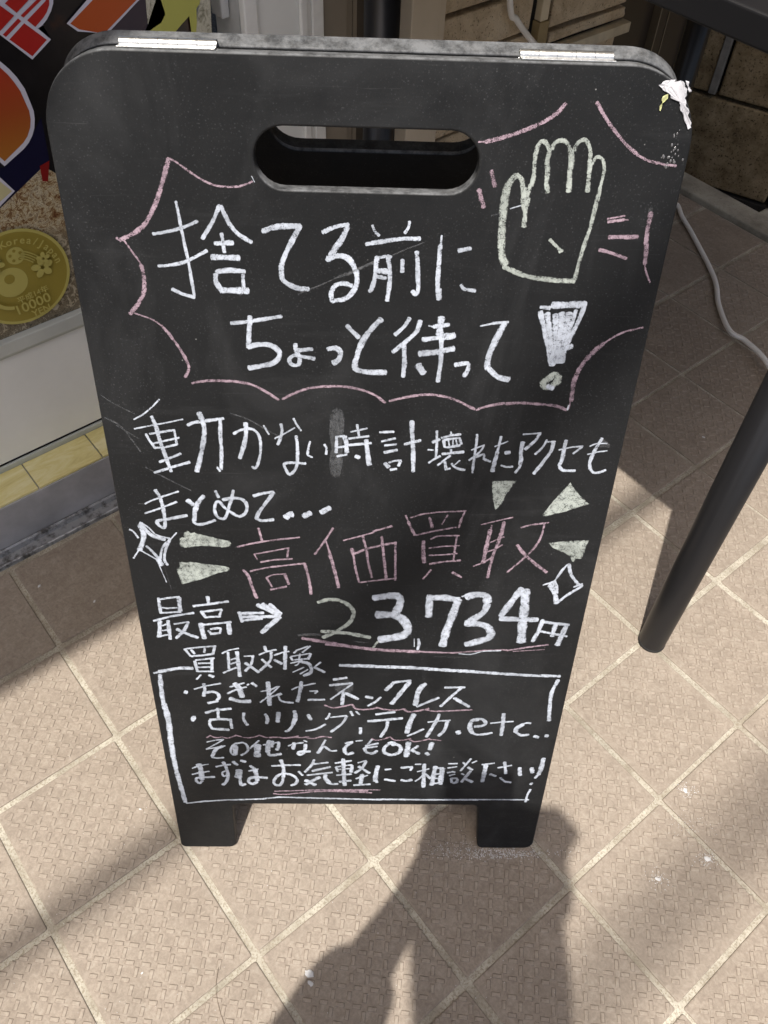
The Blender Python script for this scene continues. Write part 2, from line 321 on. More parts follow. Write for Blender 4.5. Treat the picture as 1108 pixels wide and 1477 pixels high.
CHALK = """
speech_burst|P29.4;696 7160 688 7137 680 7115 671 7091 662 7068 652 7043 642 7018 631 6991 619 6963 606 6935 595 6910 582 6885 567 6859 548 6827 526 6793 504 6764 484 6743 465 6728 446 6715 424 6701 401 6689 380 6678 362 6669 345 6662 329 6655|P16.1;310 6670 329 6655|P13.5;700 7157 714 7151 728 7145 743 7137 757 7127 772 7115 789 7103 808 7089 829 7074 851 7060 872 7047 893 7035 914 7025 933 7017 952 7011 971 7006 993 7003 1015 7002 1038 7001 1061 7002 1084 7003 1105 7005 1124 7010 1142 7016 1157 7022 1170 7027 1181 7033 1192 7039|W5.1;1187 7069 1204 7033|P12.7;355 6655 368 6634 381 6612 393 6590 407 6567 421 6543 432 6524 439 6509 442 6498 445 6487|P28.4;444 6497 446 6473 449 6449 450 6423 449 6395 447 6366 443 6339 436 6316 428 6294 416 6272 400 6248 382 6224 366 6204 354 6191 344 6183 335 6175
chalk_character|W20;711 6906 714 6880 717 6854 720 6820 724 6773 729 6718 734 6665 739 6616 745 6568 749 6522 753 6477 756 6434 758 6394 761 6359 763 6327 765 6295|W21.2;543 6700 571 6704 598 6709 627 6715 657 6722 687 6730 716 6739 742 6748 766 6757 787 6766 804 6774 819 6782 833 6789|W22;552 6493 577 6494 601 6496 628 6499 657 6505 688 6512 718 6521 747 6533 775 6547 802 6561 827 6575 852 6588 876 6602|W24.6;623 6339 687 6307 766 6285|W24.6;978 6890 970 6872 962 6854 952 6835 942 6815 931 6794 917 6770 897 6741 875 6709 852 6677|W26.6;987 6886 998 6854 1010 6822 1022 6794 1034 6771 1047 6752 1061 6734 1076 6718 1093 6704 1110 6692 1128 6681 1146 6672 1165 6662|W23.6;977 6715 985 6591|W30.5;928 6649 1046 6657|W36.5;898 6560 1079 6559|W33.3;921 6462 945 6467 970 6472 998 6475 1032 6475 1070 6472 1108 6469|W33.6;917 6448 916 6432 914 6415 915 6397 922 6379 932 6361 942 6342|W24.5;1094 6448 1092 6355|W43.4;938 6340 1123 6339
chalk_character|W36.9;1236 6733 1258 6742 1280 6751 1304 6759 1329 6764 1355 6768 1383 6770 1413 6771 1445 6771 1477 6771|W33.7;1477 6775 1464 6753 1450 6732 1436 6707 1419 6676 1401 6641 1385 6609 1371 6580 1358 6553 1350 6526 1344 6494 1343 6461 1346 6434 1355 6415 1369 6403 1385 6392 1405 6381 1427 6371 1450 6364 1473 6361 1496 6361 1520 6361
chalk_character|W27.3;1615 6735 1639 6748 1664 6761 1690 6772 1719 6780 1750 6785 1781 6790|W36.1;1773 6778 1762 6752 1751 6725 1738 6698 1720 6670 1699 6642 1681 6616 1668 6594 1656 6574 1645 6554|W36.5;1645 6566 1662 6574 1679 6583 1697 6588 1719 6589 1742 6587 1762 6581 1778 6572 1791 6560 1802 6545 1813 6525 1822 6502 1831 6479|W32.7;1831 6496 1834 6470 1837 6445 1836 6420 1832 6396 1824 6373 1812 6351 1796 6331 1777 6312 1755 6298 1729 6290 1700 6286 1671 6283|W30.8;1671 6278 1669 6299 1666 6319 1668 6339 1674 6358 1684 6377 1697 6391 1714 6400 1735 6404 1754 6405 1771 6402 1787 6396 1804 6389
chalk_smear|S18.5;1713 6447 1843 6504 1946 6549|S10.2;1449 6325 1615 6398 1713 6447|S16.8;1767 6461 1848 6509 1945 6553|S8.2;2057 6597 2160 6648 2262 6687
chalk_character|W17.8;1930 6790 1934 6778 1938 6767 1944 6755 1953 6744 1964 6734 1975 6724|W19.3;2163 6820 2162 6806 2161 6793 2157 6780 2151 6768 2143 6756 2135 6744|W27.7;1890 6668 1929 6676 1968 6683 2006 6690 2043 6697 2079 6703 2117 6708 2156 6710 2196 6711 2236 6712|W28.9;1964 6590 1962 6565 1960 6541 1958 6516 1956 6490 1955 6465 1952 6440 1946 6414 1939 6390 1933 6371 1927 6362 1922 6358 1917 6355|W21.6;1965 6580 2033 6596 2057 6588|W29;2033 6588 2038 6566 2043 6543 2047 6518 2050 6486 2051 6450 2051 6417 2048 6385 2045 6355 2041 6330 2040 6314 2039 6303 2038 6291|W37.1;1959 6495 2040 6493|W25.5;1964 6457 2025 6446|W28.7;2129 6574 2130 6490|W29.2;2218 6629 2222 6602 2225 6575 2228 6547 2230 6517 2232 6486 2234 6455 2237 6424 2240 6394 2240 6370 2237 6355 2230 6347 2223 6343 2216 6347 2209 6356 2202 6365
chalk_character|W14.8;2371 6736 2370 6657|W28.9;2367 6674 2366 6642 2366 6610 2366 6575 2365 6537 2365 6497 2365 6458 2367 6421 2369 6385 2372 6356 2375 6336 2379 6322 2382 6308|W38.2;2374 6382 2383 6313|W28;2484 6640 2565 6658|W24.1;2521 6415 2527 6405 2532 6394 2544 6386 2565 6381 2593 6378 2620 6375
burst_line|P8.9;2551 7301 2606 7305|P24.8;2592 7302 2618 7309 2645 7316 2672 7323 2701 7332 2730 7341 2759 7350 2786 7360 2812 7370 2838 7380 2862 7391 2885 7402 2908 7413 2930 7425 2951 7437 2969 7449 2984 7461 2997 7472 3009 7484 3020 7498 3032 7512 3043 7526|P18.8;3223 7539 3235 7524 3247 7510 3259 7494 3272 7478 3285 7462 3297 7448 3306 7436 3315 7427 3323 7417
chalk_hand_outline|G26.8;2903 7054 2905 7077 2908 7101 2909 7125 2907 7149 2905 7174 2903 7197 2903 7220 2903 7242 2906 7262 2910 7281 2915 7297 2922 7309 2930 7314 2939 7316 2948 7313 2957 7306 2967 7296 2974 7285 2979 7276 2983 7267 2986 7257|G30.5;2986 7257 2983 7238 2980 7219 2979 7199 2982 7180 2987 7161 2991 7141 2992 7122 2991 7102 2992 7082 2996 7061 3002 7040 3009 7019|G26.7;2995 7272 3000 7284 3005 7297 3013 7308 3023 7315 3035 7321 3048 7323 3062 7321 3076 7315 3088 7306 3098 7293 3106 7277 3114 7261|G35.1;3113 7268 3118 7247 3124 7225 3127 7203 3128 7181 3127 7157 3127 7130 3130 7098 3134 7062 3138 7026|G25.2;3132 7268 3137 7283 3142 7299 3148 7311 3157 7320 3168 7327 3179 7330 3189 7328 3199 7322 3208 7313 3216 7301 3224 7287 3230 7271 3235 7251 3238 7229 3242 7206|G30.6;3240 7213 3242 7188 3244 7162 3246 7133 3249 7100 3252 7065 3255 7029|G21.2;3255 7192 3259 7205 3263 7219 3268 7229 3277 7234 3288 7235 3298 7233 3307 7228 3315 7220 3322 7208 3328 7192 3333 7172 3336 7150 3335 7128 3332 7103 3330 7076 3329 7045 3329 7011 3328 6977|G38.8;2802 7118 2790 7105 2779 7092 2768 7076 2759 7057 2751 7036 2744 7016 2741 6998 2740 6980 2739 6962|G31;2802 7118 2814 7111 2826 7104 2836 7093 2844 7076 2850 7056 2855 7034 2858 7012 2859 6988 2860 6965|G23.6;2894 7065 2887 6966|P24.8;2646 7140 2679 7044|P29.8;2585 7023 2602 6959|G48.6;2756 7046 2753 7016 2750 6986 2747 6955 2746 6922 2746 6888 2747 6855 2748 6825 2750 6797 2752 6768 2754 6736 2756 6703 2759 6672 2763 6645 2769 6620 2775 6599 2783 6583 2792 6570 2800 6558|G39.6;2858 7041 2878 6912|G31.7;2893 6982 2882 6913 2888 6803|G34;2786 6541 2804 6535 2822 6528 2841 6521 2863 6512 2886 6503 2910 6494 2937 6486 2965 6480 2995 6474 3028 6470 3063 6467 3096 6464 3125 6461 3152 6459 3180 6458 3208 6458 3237 6459 3266 6460|G26.3;3329 7061 3326 7021 3322 6980 3319 6939 3316 6898 3313 6857 3309 6814 3302 6766 3293 6716 3285 6669 3280 6627 3275 6588 3272 6553 3269 6522 3267 6495 3265 6468|G24.7;3062 6728 3103 6693 3150 6653|G19.8;3134 6649 3157 6661|P29.7;2580 7027 2596 6982 2622 6918|S9.5;2674 6869 2735 6886|W7.9;2787 6914 2851 6936
burst_line|P20.8;3224 7538 3238 7519 3252 7500 3266 7481 3282 7462 3299 7443 3318 7423 3339 7401 3363 7379 3387 7357 3410 7336 3434 7316 3456 7297 3479 7281 3501 7267 3523 7252|P16.5;3523 7252 3542 7243 3560 7234 3579 7226 3599 7220 3620 7216 3640 7212 3657 7209 3673 7206 3692 7203 3716 7200 3743 7198 3769 7196
burst_line|P12.2;3408 6867 3516 6890|P20.9;3415 6849 3516 6864|P8.7;3508 6864 3542 6865
burst_line|P30.2;3437 6753 3625 6759
burst_line|P23.5;3391 6669 3420 6663 3449 6657 3479 6649 3511 6639 3545 6628 3578 6616
burst_line|S29.5;3669 6940 3674 6898|P30.3;3675 6915 3675 6886 3675 6858 3675 6830 3677 6800 3679 6771 3682 6743 3687 6716 3693 6690 3697 6664 3701 6637 3703 6610 3705 6583|P12.9;3705 6583 3712 6565 3718 6548 3726 6529 3738 6507 3752 6484 3766 6460
speech_burst|P26.1;414 6274 405 6257 395 6240 382 6221 365 6201 344 6180 324 6158|P12.4;354 6166 372 6160 390 6154 410 6147 430 6139 452 6131 473 6121 491 6108 509 6093 526 6078|P22.1;522 6082 538 6062 554 6041 570 6020 584 5996 599 5972 612 5947 625 5922 636 5897 647 5873 656 5850 664 5827 670 5807 674 5790 676 5776 674 5759 665 5739 653 5717 641 5696|P20.8;685 5652 716 5660 748 5667 783 5672 823 5675 865 5676 906 5675 943 5673 978 5671 1010 5668 1038 5664 1062 5660 1087 5656|P20.6;893 5673 929 5673 964 5674 999 5672 1034 5667 1069 5661 1103 5651 1134 5636 1165 5618 1195 5599 1226 5578 1257 5555 1288 5532|P20.6;1315 5538 1341 5554 1367 5570 1396 5585 1430 5601 1466 5617 1504 5630 1545 5638 1588 5644 1632 5648 1678 5650 1726 5650 1770 5647 1808 5642 1843 5635 1876 5626 1910 5615 1943 5602 1973 5586 2000 5567 2025 5546 2050 5525
chalk_character|W27.7;991 6110 1036 6115 1080 6120 1131 6128 1195 6140 1265 6154 1335 6168|W34.5;1123 6163 1109 6049 1099 5933|W37.5;1094 5938 1120 5947 1146 5955 1172 5960 1200 5961 1229 5960 1254 5953 1277 5940 1296 5922 1309 5904 1311 5886 1306 5869 1296 5852 1283 5837 1265 5824 1237 5811 1194 5800 1142 5789 1089 5779
chalk_character|W29.1;1419 5968 1419 5949 1420 5931 1422 5912 1430 5893 1440 5874 1447 5856 1446 5838 1442 5821 1435 5810 1422 5805 1407 5805 1393 5809 1383 5817 1376 5830 1373 5843 1378 5855 1388 5868 1401 5877 1415 5882 1431 5883 1447 5884|W30.8;1428 5918 1536 5931|W28.9;1437 5878 1550 5858
chalk_character|W37.5;1639 5934 1659 5937 1679 5941 1696 5941 1710 5935 1721 5926 1727 5913 1728 5895 1724 5874 1717 5856 1705 5844 1690 5835 1675 5827
chalk_character|W32.6;1770 6110 1855 6022|W40.2;2005 6162 1980 6135 1954 6107 1931 6079 1912 6054 1896 6028 1881 6001 1868 5968 1856 5933 1846 5899 1837 5865 1828 5833 1827 5807 1833 5790 1846 5780 1864 5773 1888 5768 1917 5765 1948 5763 1980 5763 2014 5764 2048 5766
chalk_character|W27.5;2194 6175 2186 6158 2178 6140 2166 6120 2147 6097 2123 6073 2099 6048|W31.9;2267 6157 2262 6132 2257 6107 2248 6082 2231 6058 2210 6035 2185 6010 2156 5981 2123 5951 2089 5920|W32.8;2163 5989 2174 5844 2169 5732|W11.8;2325 6122 2368 6110|W29.5;2358 6115 2464 6132|W45.7;2409 6185 2401 6055|W30.7;2417 6076 2426 5870 2416 5699|W33.9;2289 6017 2419 6040|W47.8;2410 6040 2508 6053|W44.6;2271 5914 2399 5927|W42.4;2389 5927 2511 5958|W47.8;2266 5830 2313 5762
chalk_character|W30.9;2525 5833 2559 5841 2592 5848 2616 5848 2624 5837 2624 5819 2620 5801 2614 5783 2605 5765 2595 5746
chalk_character|W13.8;2676 6127 2776 6152|W19.6;2758 6149 2864 6161|W42.7;2841 6156 2826 6119 2811 6082 2797 6044 2784 6005 2771 5966 2761 5930 2755 5898 2752 5870 2751 5846 2754 5829 2759 5816 2765 5804|W41.7;2764 5814 2784 5792 2805 5770 2828 5752 2857 5740 2888 5734 2919 5727
speech_burst|P21.3;2078 5538 2107 5547 2136 5556 2166 5564 2198 5572 2231 5580 2264 5586 2296 5592 2329 5596 2362 5597 2394 5596 2428 5591 2461 5585 2495 5576 2530 5566 2562 5554 2592 5540 2620 5524 2645 5511 2665 5500 2681 5492 2697 5484|P21.5;2708 5481 2736 5493 2765 5504 2794 5514 2825 5522 2857 5529 2892 5535 2932 5539 2974 5543 3010 5544 3034 5545 3051 5544 3068 5543|P23.7;2918 5534 2949 5537 2980 5540 3017 5542 3064 5542 3117 5540 3167 5537 3212 5534 3253 5529 3289 5522 3318 5513 3341 5503 3364 5493|P15;3373 5499 3382 5567|P35;3387 5567 3384 5613 3381 5658 3381 5700 3383 5735 3387 5766 3394 5797 3406 5830 3421 5863 3437 5894 3454 5921 3473 5946 3491 5968 3508 5987 3524 6004 3539 6021|P15.9;3532 6010 3553 6030 3575 6050 3597 6068 3621 6084 3646 6098 3675 6111 3709 6122 3748 6133 3787 6143|W13;3369 5493 3373 5533
exclamation_mark|W48.2;3143 6286 3368 6299|W29;3066 6272 3132 6267|W32;3361 6287 3340 6188 3297 6046 3281 5963|W35.9;3070 6241 3133 6063 3202 5846|W40.4;3118 6232 3181 5992 3212 5846|W39.7;3175 6224 3194 6094 3231 5910|W49.9;3220 6235 3237 6065 3238 5868|W45.9;3267 6236 3265 6066 3267 5869|W29.7;3310 6256 3286 6117 3276 5994|W46.4;3287 5984 3324 5995|G52.6;3180 5728 3198 5745 3217 5762 3232 5772 3246 5773 3257 5767 3264 5757 3265 5742 3261 5724 3252 5708 3236 5693 3216 5679 3198 5674 3183 5679 3170 5692 3164 5706 3168 5717 3178 5728 3188 5739|W42.4;3196 5685 3239 5664
chalk_character|W12.4;440 5518 419 5495 398 5473 376 5451 352 5429 328 5408 304 5389 280 5374 258 5361 235 5348|W12.5;227 5270 365 5303 491 5332 589 5358|W29.4;366 5377 374 5349 382 5321 388 5292 392 5262 394 5230 397 5197 403 5163 410 5127 417 5091 424 5053 431 5016 437 4982 443 4953 448 4927 453 4901|W20.1;307 5229 312 5212 317 5195 324 5176 334 5155 346 5132 357 5109|W18;333 5229 520 5267|W18.4;516 5267 522 5142|W16.4;349 5148 545 5202|W18.4;353 5109 383 5112 412 5116 441 5120 469 5127 496 5135 522 5144|W22.4;375 4986 455 5022 543 5064|W22.6;325 4889 462 4942 602 4990|W26.8;618 5307 630 5315 643 5324 661 5331 686 5337 717 5342 752 5347 793 5355 838 5363 884 5371|W36.6;710 5416 717 5390 725 5364 731 5338 735 5311 737 5285 735 5252 728 5210 717 5162 706 5116 695 5074 684 5034 674 4997 663 4964 654 4935 644 4905|W27.6;858 5354 855 5316 851 5277 848 5235 848 5189 848 5140 846 5090 842 5037 836 4984 830 4929|W17.1;800 4949 822 4911
chalk_character|W28.5;311 4733 320 4714 329 4694 336 4670 342 4641 347 4608 351 4575 352 4541 352 4508 352 4477 351 4448 350 4421 347 4399 343 4382 337 4370 330 4366 318 4372 304 4385 294 4398 288 4410 286 4422 289 4431 299 4437 314 4441 335 4446 364 4453 400 4461 434 4469 466 4477 498 4485 529 4493|W15.7;488 4721 362 4671 262 4626 215 4599|S9.9;215 4599 163 4597|W17.9;204 4507 313 4552 464 4622
chalk_character|W39.5;547 4641 587 4595|W37.8;678 4682 659 4660 640 4637 624 4612 611 4584 601 4555 593 4525 588 4496 584 4466 580 4437|W26.3;571 4431 581 4422 591 4412 604 4406 622 4406 643 4410 667 4416 692 4426 718 4439 745 4451
chalk_character|W25.5;769 4732 789 4669|W25.9;907 4740 901 4713 895 4687 888 4660 879 4632 870 4603 860 4574 850 4542 841 4510 831 4486 822 4472 813 4466 803 4465 789 4469 773 4477 761 4490 754 4507 750 4528 749 4550 751 4573 756 4596 763 4615 771 4627 780 4633 790 4631 802 4617 814 4595 829 4573 848 4554 868 4535 886 4520 900 4509 912 4501 924 4493|W27.7;818 4648 841 4654 865 4661 888 4665 913 4667 937 4666 957 4661 975 4651 989 4636 998 4619 1002 4599 1002 4575 998 4554 992 4537 984 4523 973 4510 961 4501 947 4494 932 4488
chalk_character|W22;946 5241 958 5251 971 5261 985 5270 1004 5278 1024 5284 1044 5288 1061 5289 1078 5288 1093 5282 1106 5272 1118 5258 1127 5240 1134 5218 1138 5191 1139 5163 1138 5131 1135 5097 1130 5064 1124 5035 1116 5007 1109 4984 1101 4965 1093 4951 1085 4943 1078 4944 1072 4953 1065 4961|W32.9;1039 5338 1039 5308 1039 5277 1037 5248 1033 5220 1027 5192 1019 5160 1007 5120 992 5076 977 5031|W14.5;1170 5319 1175 5306 1181 5292 1187 5279 1193 5267 1199 5255 1205 5243
chalk_character|W23.7;1296 5334 1298 5317 1301 5300 1302 5282 1299 5260 1293 5237 1287 5214 1280 5194 1273 5175 1266 5156|W12.7;1245 5209 1313 5249 1395 5305|W16.2;1387 5383 1395 5366 1402 5349 1410 5332 1420 5314 1431 5297 1441 5280|W24.8;1403 5236 1406 5204 1409 5172 1410 5139 1410 5105 1409 5072 1407 5040 1405 5011 1402 4985 1395 4959 1381 4931 1362 4905 1346 4892 1333 4902 1322 4926 1314 4948 1308 4963 1304 4977 1307 4988 1316 4995 1331 4999 1354 5001 1387 5001 1427 4998 1468 4996
chalk_character|W18.6;1505 5190 1500 5170 1494 5151 1490 5131 1487 5110 1484 5088 1486 5071 1495 5062 1507 5056 1519 5050|W18.5;1609 5168 1615 5157 1621 5146 1625 5134 1625 5117 1623 5098 1621 5079
chalk_character|W24.2;1701 5237 1696 5096|W18.2;1703 5235 1759 5243|W33.1;1759 5239 1763 5218 1768 5198 1772 5176 1774 5151 1775 5124 1776 5097|W18.5;1709 5143 1759 5151|W18.6;1702 5064 1776 5082|W14.5;1803 5278 1925 5312|W20.1;1850 5341 1864 5246|W18.2;1789 5220 1938 5245|W22.1;1790 5164 1956 5185|W35.3;1918 5213 1921 5183 1925 5153 1928 5120 1933 5081 1938 5039 1943 4996|W15.1;1931 4988 1963 4999|W31.8;1841 5071 1871 5054
chalk_character|W20;2015 5280 2120 5286|W18.3;2031 5201 2134 5230|W18.4;2055 5167 2144 5179|W24.1;2053 5103 2151 5127|W34.1;2062 5008 2093 4973|W16.9;2091 5014 2105 5019 2119 5025 2133 5030 2149 5033 2167 5034 2184 5036|W24.6;2180 5031 2165 4985|W22.8;2104 4951 2153 4958|W23.9;2201 5177 2322 5215|W33.3;2248 5378 2250 5343 2252 5309 2255 5273 2259 5235 2263 5196 2267 5157 2270 5117 2273 5076 2275 5038 2277 5003 2277 4970 2278 4936
chalk_character|W19.7;2435 5299 2443 5187 2443 5073|W22.8;2408 5199 2462 5227|W13.2;2379 5135 2420 5132|W18.4;2392 5018 2404 5029 2416 5040 2429 5050 2444 5061 2460 5072 2476 5082|W13;2539 5293 2545 5263|W19.5;2473 5238 2541 5263 2614 5273|W21.4;2489 5223 2492 5211 2495 5199 2498 5188 2499 5176 2501 5164 2512 5158 2540 5161 2577 5169 2615 5178|W19.5;2492 5223 2606 5242|W21.3;2606 5242 2625 5187|W11.5;2526 5224 2537 5172|W11.5;2559 5229 2563 5172|W11.5;2581 5225 2596 5177|W16.6;2550 5141 2556 5111|W23.2;2488 5099 2649 5121|W18.3;2459 4997 2551 5088|W25.4;2513 5030 2526 4967|W15.2;2519 4960 2559 4972|W11.8;2626 5045 2580 4995|W20.3;2564 5017 2575 5003 2586 4989 2601 4978 2622 4970 2646 4964 2671 4959
chalk_character|W19.9;2734 5275 2735 5249 2736 5222 2737 5193 2735 5162 2733 5127 2731 5088 2731 5040 2730 4988 2730 4935|W11.5;2704 5138 2797 5186|W16.6;2794 5181 2788 5163 2781 5144 2769 5124 2748 5100 2721 5073 2694 5047|W20;2743 5079 2765 5089 2786 5099 2802 5102 2805 5093 2803 5077 2805 5063 2819 5053 2838 5046 2857 5039
chalk_character|W11.5;2875 5172 2969 5220|W19.8;2913 5262 2911 5235 2909 5208 2906 5179 2902 5148 2898 5115 2894 5082|W31.8;2901 5127 2897 5100 2894 5074 2890 5046 2887 5016 2884 4984 2881 4951|W29.9;2958 5119 2995 5124|W18.6;2940 5007 2954 5002 2968 4997 2983 4994 2999 4995 3016 4997 3032 4999
chalk_character|W14.6;3073 5282 3205 5297|W24.6;3198 5294 3190 5273 3182 5251 3169 5229 3150 5205 3127 5179 3104 5153|W31.7;3081 5218 3079 5192 3077 5166 3076 5140 3079 5112 3083 5084 3086 5060 3086 5042 3085 5029 3084 5015|W22;3089 5033 3087 5018 3084 5003 3080 4988 3072 4973 3063 4957 3055 4942
chalk_character|W18.1;3256 5239 3251 5219 3245 5199 3236 5178 3222 5156 3203 5134 3185 5111|W14.8;3253 5220 3323 5227|W28.4;3308 5223 3307 5197 3306 5171 3301 5144 3291 5116 3277 5087 3261 5055 3242 5017 3219 4977 3197 4936
chalk_character|W13.2;3358 5154 3454 5181 3535 5190|W18.3;3528 5184 3470 5123|W30;3400 5238 3398 5214 3397 5190 3396 5164 3396 5134 3396 5103 3395 5075 3391 5052 3386 5032 3381 5012|W25.5;3382 5008 3393 4994 3405 4981 3422 4972 3448 4969 3479 4970 3510 4971
chalk_character|W11.5;3584 5190 3597 5198 3611 5206 3629 5212 3653 5216 3682 5217 3710 5218|W11.6;3579 5119 3605 5127 3631 5136 3656 5143 3679 5147 3701 5150 3722 5153|W28.4;3665 5261 3655 5236 3646 5212 3637 5186 3629 5160 3623 5132 3617 5106 3613 5084 3610 5063 3609 5044 3612 5025 3617 5007 3622 4990|W20.5;3619 4999 3629 4984 3639 4969 3650 4958 3665 4955 3681 4956 3696 4959 3712 4966 3727 4974 3742 4983|S24.7;3671 5248 3728 5201|S16.5;3654 5195 3731 5188
chalk_character|W27.3;1057 4688 1080 4697 1103 4706 1128 4714 1156 4720 1185 4724 1215 4729|W29.9;1215 4726 1193 4691 1171 4657 1149 4624 1128 4592 1109 4563 1092 4536 1081 4512 1074 4491 1066 4470|W28.3;1067 4475 1081 4465 1095 4456 1114 4451 1141 4453 1172 4460 1203 4467
chalk_dots|W56.2;1297 4485 1307 4495 1318 4505 1328 4513 1338 4517 1346 4518 1355 4519|W46;1438 4499 1496 4538|W49.8;1576 4540 1647 4590
chalk_sparkle|W17.4;60 4346 70 4341 80 4335 90 4325 100 4307 110 4285 119 4262|W42.8;146 4395 153 4371 161 4347 165 4321 165 4294 161 4266 153 4236 142 4204 126 4170 111 4137|W14;112 4148 52 4053|W34.9;156 4411 169 4384 182 4357 196 4333 211 4312 228 4295 248 4280 272 4268 300 4259 328 4250|W13.5;153 4421 175 4403 197 4385 217 4365 232 4342 246 4317 267 4297 298 4282 335 4272 372 4261|W11.7;429 4321 412 4301 395 4280 380 4261 368 4246 357 4232 346 4217|W21.7;347 4228 329 4208 312 4188 297 4162 285 4129 276 4090 266 4051|W23.9;366 4250 350 4214 333 4177 320 4141 309 4105 302 4070 299 4041 303 4019 310 4002 318 3985|W13.9;119 4137 136 4123 154 4109 173 4094 195 4077 219 4058 243 4040|W23.8;172 4182 187 4161 203 4139 219 4117 233 4092 247 4066 260 4040|W50.4;252 4040 271 3984|W8.3;252 3973 288 3801|S4.2;291 3973 319 3724
emphasis_mark|GF0;448 4268 482 4263 483 4317 515 4341 529 4312 572 4324 604 4308 728 4273 844 4243 854 4216 835 4188 788 4182 593 4192 455 4174 441 4203
emphasis_mark|GF0;417 4020 455 4010 491 4022 576 4012 721 3992 815 3971 822 3949 803 3931 705 3901 558 3829 413 3780 387 3941 415 3964
chalk_character|P21.5;1080 4379 1101 4251|P17.6;899 4186 947 4201 994 4216 1045 4230 1099 4242 1157 4253 1216 4264 1277 4274 1340 4283 1402 4293|P12;1029 4115 1053 4054|P15.8;1029 4112 1315 4183|P20;1307 4181 1297 4086|P18.1;1076 4030 1181 4056 1337 4070|P18.2;986 3931 1028 3945 1070 3958 1117 3971 1173 3982 1234 3993 1292 4002 1343 4010 1392 4018 1440 4025|P26.9;1436 4022 1444 3982 1452 3942 1459 3903 1465 3863 1470 3824 1474 3787 1477 3752 1479 3719 1481 3687|P29;932 3945 946 3921 960 3898 971 3871 979 3840 984 3805 991 3767 1001 3726 1012 3681 1024 3637|P18.7;1116 3868 1159 3764|P14.3;1120 3868 1136 3879 1152 3889 1174 3898 1205 3903 1243 3906 1280 3909|P27;1271 3899 1300 3796|P20.8;1144 3734 1279 3772
chalk_character|P19.6;1670 4392 1603 4262 1520 4120|P15.9;1612 4257 1641 4143|P30.4;1637 4148 1647 4101 1658 4054 1670 3998 1684 3927 1699 3848 1714 3767|P15.6;1750 4267 1869 4308 1996 4355|P19.3;1987 4361 2138 4417|P30;1819 4184 1832 4124|P20.4;1832 4129 1838 4079 1844 4029 1851 3978 1861 3927 1872 3875 1884 3823|P21.8;1841 4129 1873 4147 1905 4165 1939 4181 1978 4196 2018 4209 2059 4222 2098 4232 2138 4242 2178 4251|P22.2;1907 4309 1935 4192 1955 4036 1989 3877|P26;2058 4312 2079 4117 2109 3856|P20.7;2170 4245 2184 3852|P16.6;1885 3823 2051 3853 2192 3875
chalk_character|P15.4;2241 4524 2269 4446|P25.1;2264 4462 2272 4443 2280 4424 2288 4404 2299 4380 2310 4355 2322 4330|P15.2;2279 4501 2307 4513 2334 4525 2366 4537 2404 4546 2447 4553 2490 4560 2532 4564 2575 4567 2615 4569 2650 4572 2682 4575 2714 4577|P13.4;2703 4569 2684 4496|P19.4;2683 4501 2669 4411|P27.1;2430 4507 2458 4407|P13.5;2571 4535 2532 4440|P17.5;2330 4330 2485 4376 2648 4416|P33.9;2396 4272 2397 4233 2398 4195 2400 4157 2404 4119 2409 4082 2415 4045|P15.6;2452 4291 2469 4302 2485 4314 2506 4322 2531 4327 2561 4328 2591 4329 2620 4330 2650 4331 2680 4331|P17.9;2661 4325 2655 4216 2653 4072|P13.9;2443 4199 2556 4220 2689 4228|P14;2449 4124 2562 4132 2678 4148|P20.2;2459 4032 2494 4042 2528 4051 2567 4059 2612 4065 2661 4070 2710 4075|P18.6;2476 3972 2413 3871|P24.8;2654 3949 2734 3893
chalk_character|P13.4;2843 4444 2967 4485 3088 4522|P13.6;2930 4442 2923 4384|P35.6;2922 4394 2918 4350 2915 4305 2910 4254 2906 4192 2901 4123 2896 4054|P33.2;3024 4476 3021 4440 3019 4404 3015 4364 3007 4316 2998 4264 2988 4211|P26.2;2990 4233 2982 4192 2973 4150 2965 4100 2960 4037 2955 3966 2951 3894|P13.7;2935 4267 3040 4327|P15.9;2894 4157 2973 4195 3037 4245|P16.2;2820 4018 2844 4029 2867 4040 2891 4053 2915 4071 2940 4091 2964 4111|P17.3;3165 4421 3239 4451 3379 4475|P20;3347 4465 3345 4425 3344 4385 3340 4346 3332 4308 3321 4272 3306 4235 3290 4202 3270 4169 3242 4129 3203 4076 3155 4016 3106 3956|P29.4;3155 4245 3179 4213 3203 4180 3230 4147 3262 4114 3296 4081 3331 4049 3366 4019 3402 3990 3437 3961
emphasis_mark|GF0;2890 4866 3075 4870 3047 4836 3022 4769 2994 4690 2972 4638 2944 4592 2914 4699 2891 4811
emphasis_mark|GF0;3490 4861 3535 4801 3603 4724 3670 4663 3503 4591 3328 4535 3320 4552 3393 4697
emphasis_mark|GF0;3408 4268 3502 4288 3731 4307 3719 4231 3705 4112 3655 4118 3643 4073 3620 4123 3526 4190 3432 4240
chalk_sparkle|W14;3427 3825 3457 3836 3487 3847 3515 3872 3541 3920 3565 3980 3589 4041|W13.8;3598 4047 3584 4029 3570 4011 3557 3989 3546 3961 3536 3930 3526 3898|W28;3608 4041 3619 4007 3629 3973 3644 3939 3668 3902 3697 3864 3721 3836 3737 3823 3748 3820 3759 3817|W13.8;3589 4041 3598 4049 3608 4057 3616 4054 3623 4030 3628 3996 3635 3965 3645 3945 3657 3929 3668 3914|W16.4;3755 3843 3686 3803|W18.7;3515 3872 3525 3854 3535 3836 3543 3820 3547 3805 3549 3792 3551 3779|W35.3;3481 3832 3529 3779|W20.7;3494 3862 3511 3844 3528 3825 3541 3805 3549 3781 3554 3755 3558 3730|W44.8;3481 3820 3502 3791 3522 3761 3539 3729 3551 3694 3560 3657 3568 3619|W27;3568 3619 3644 3714 3755 3817|W14.7;3424 3823 3507 3862
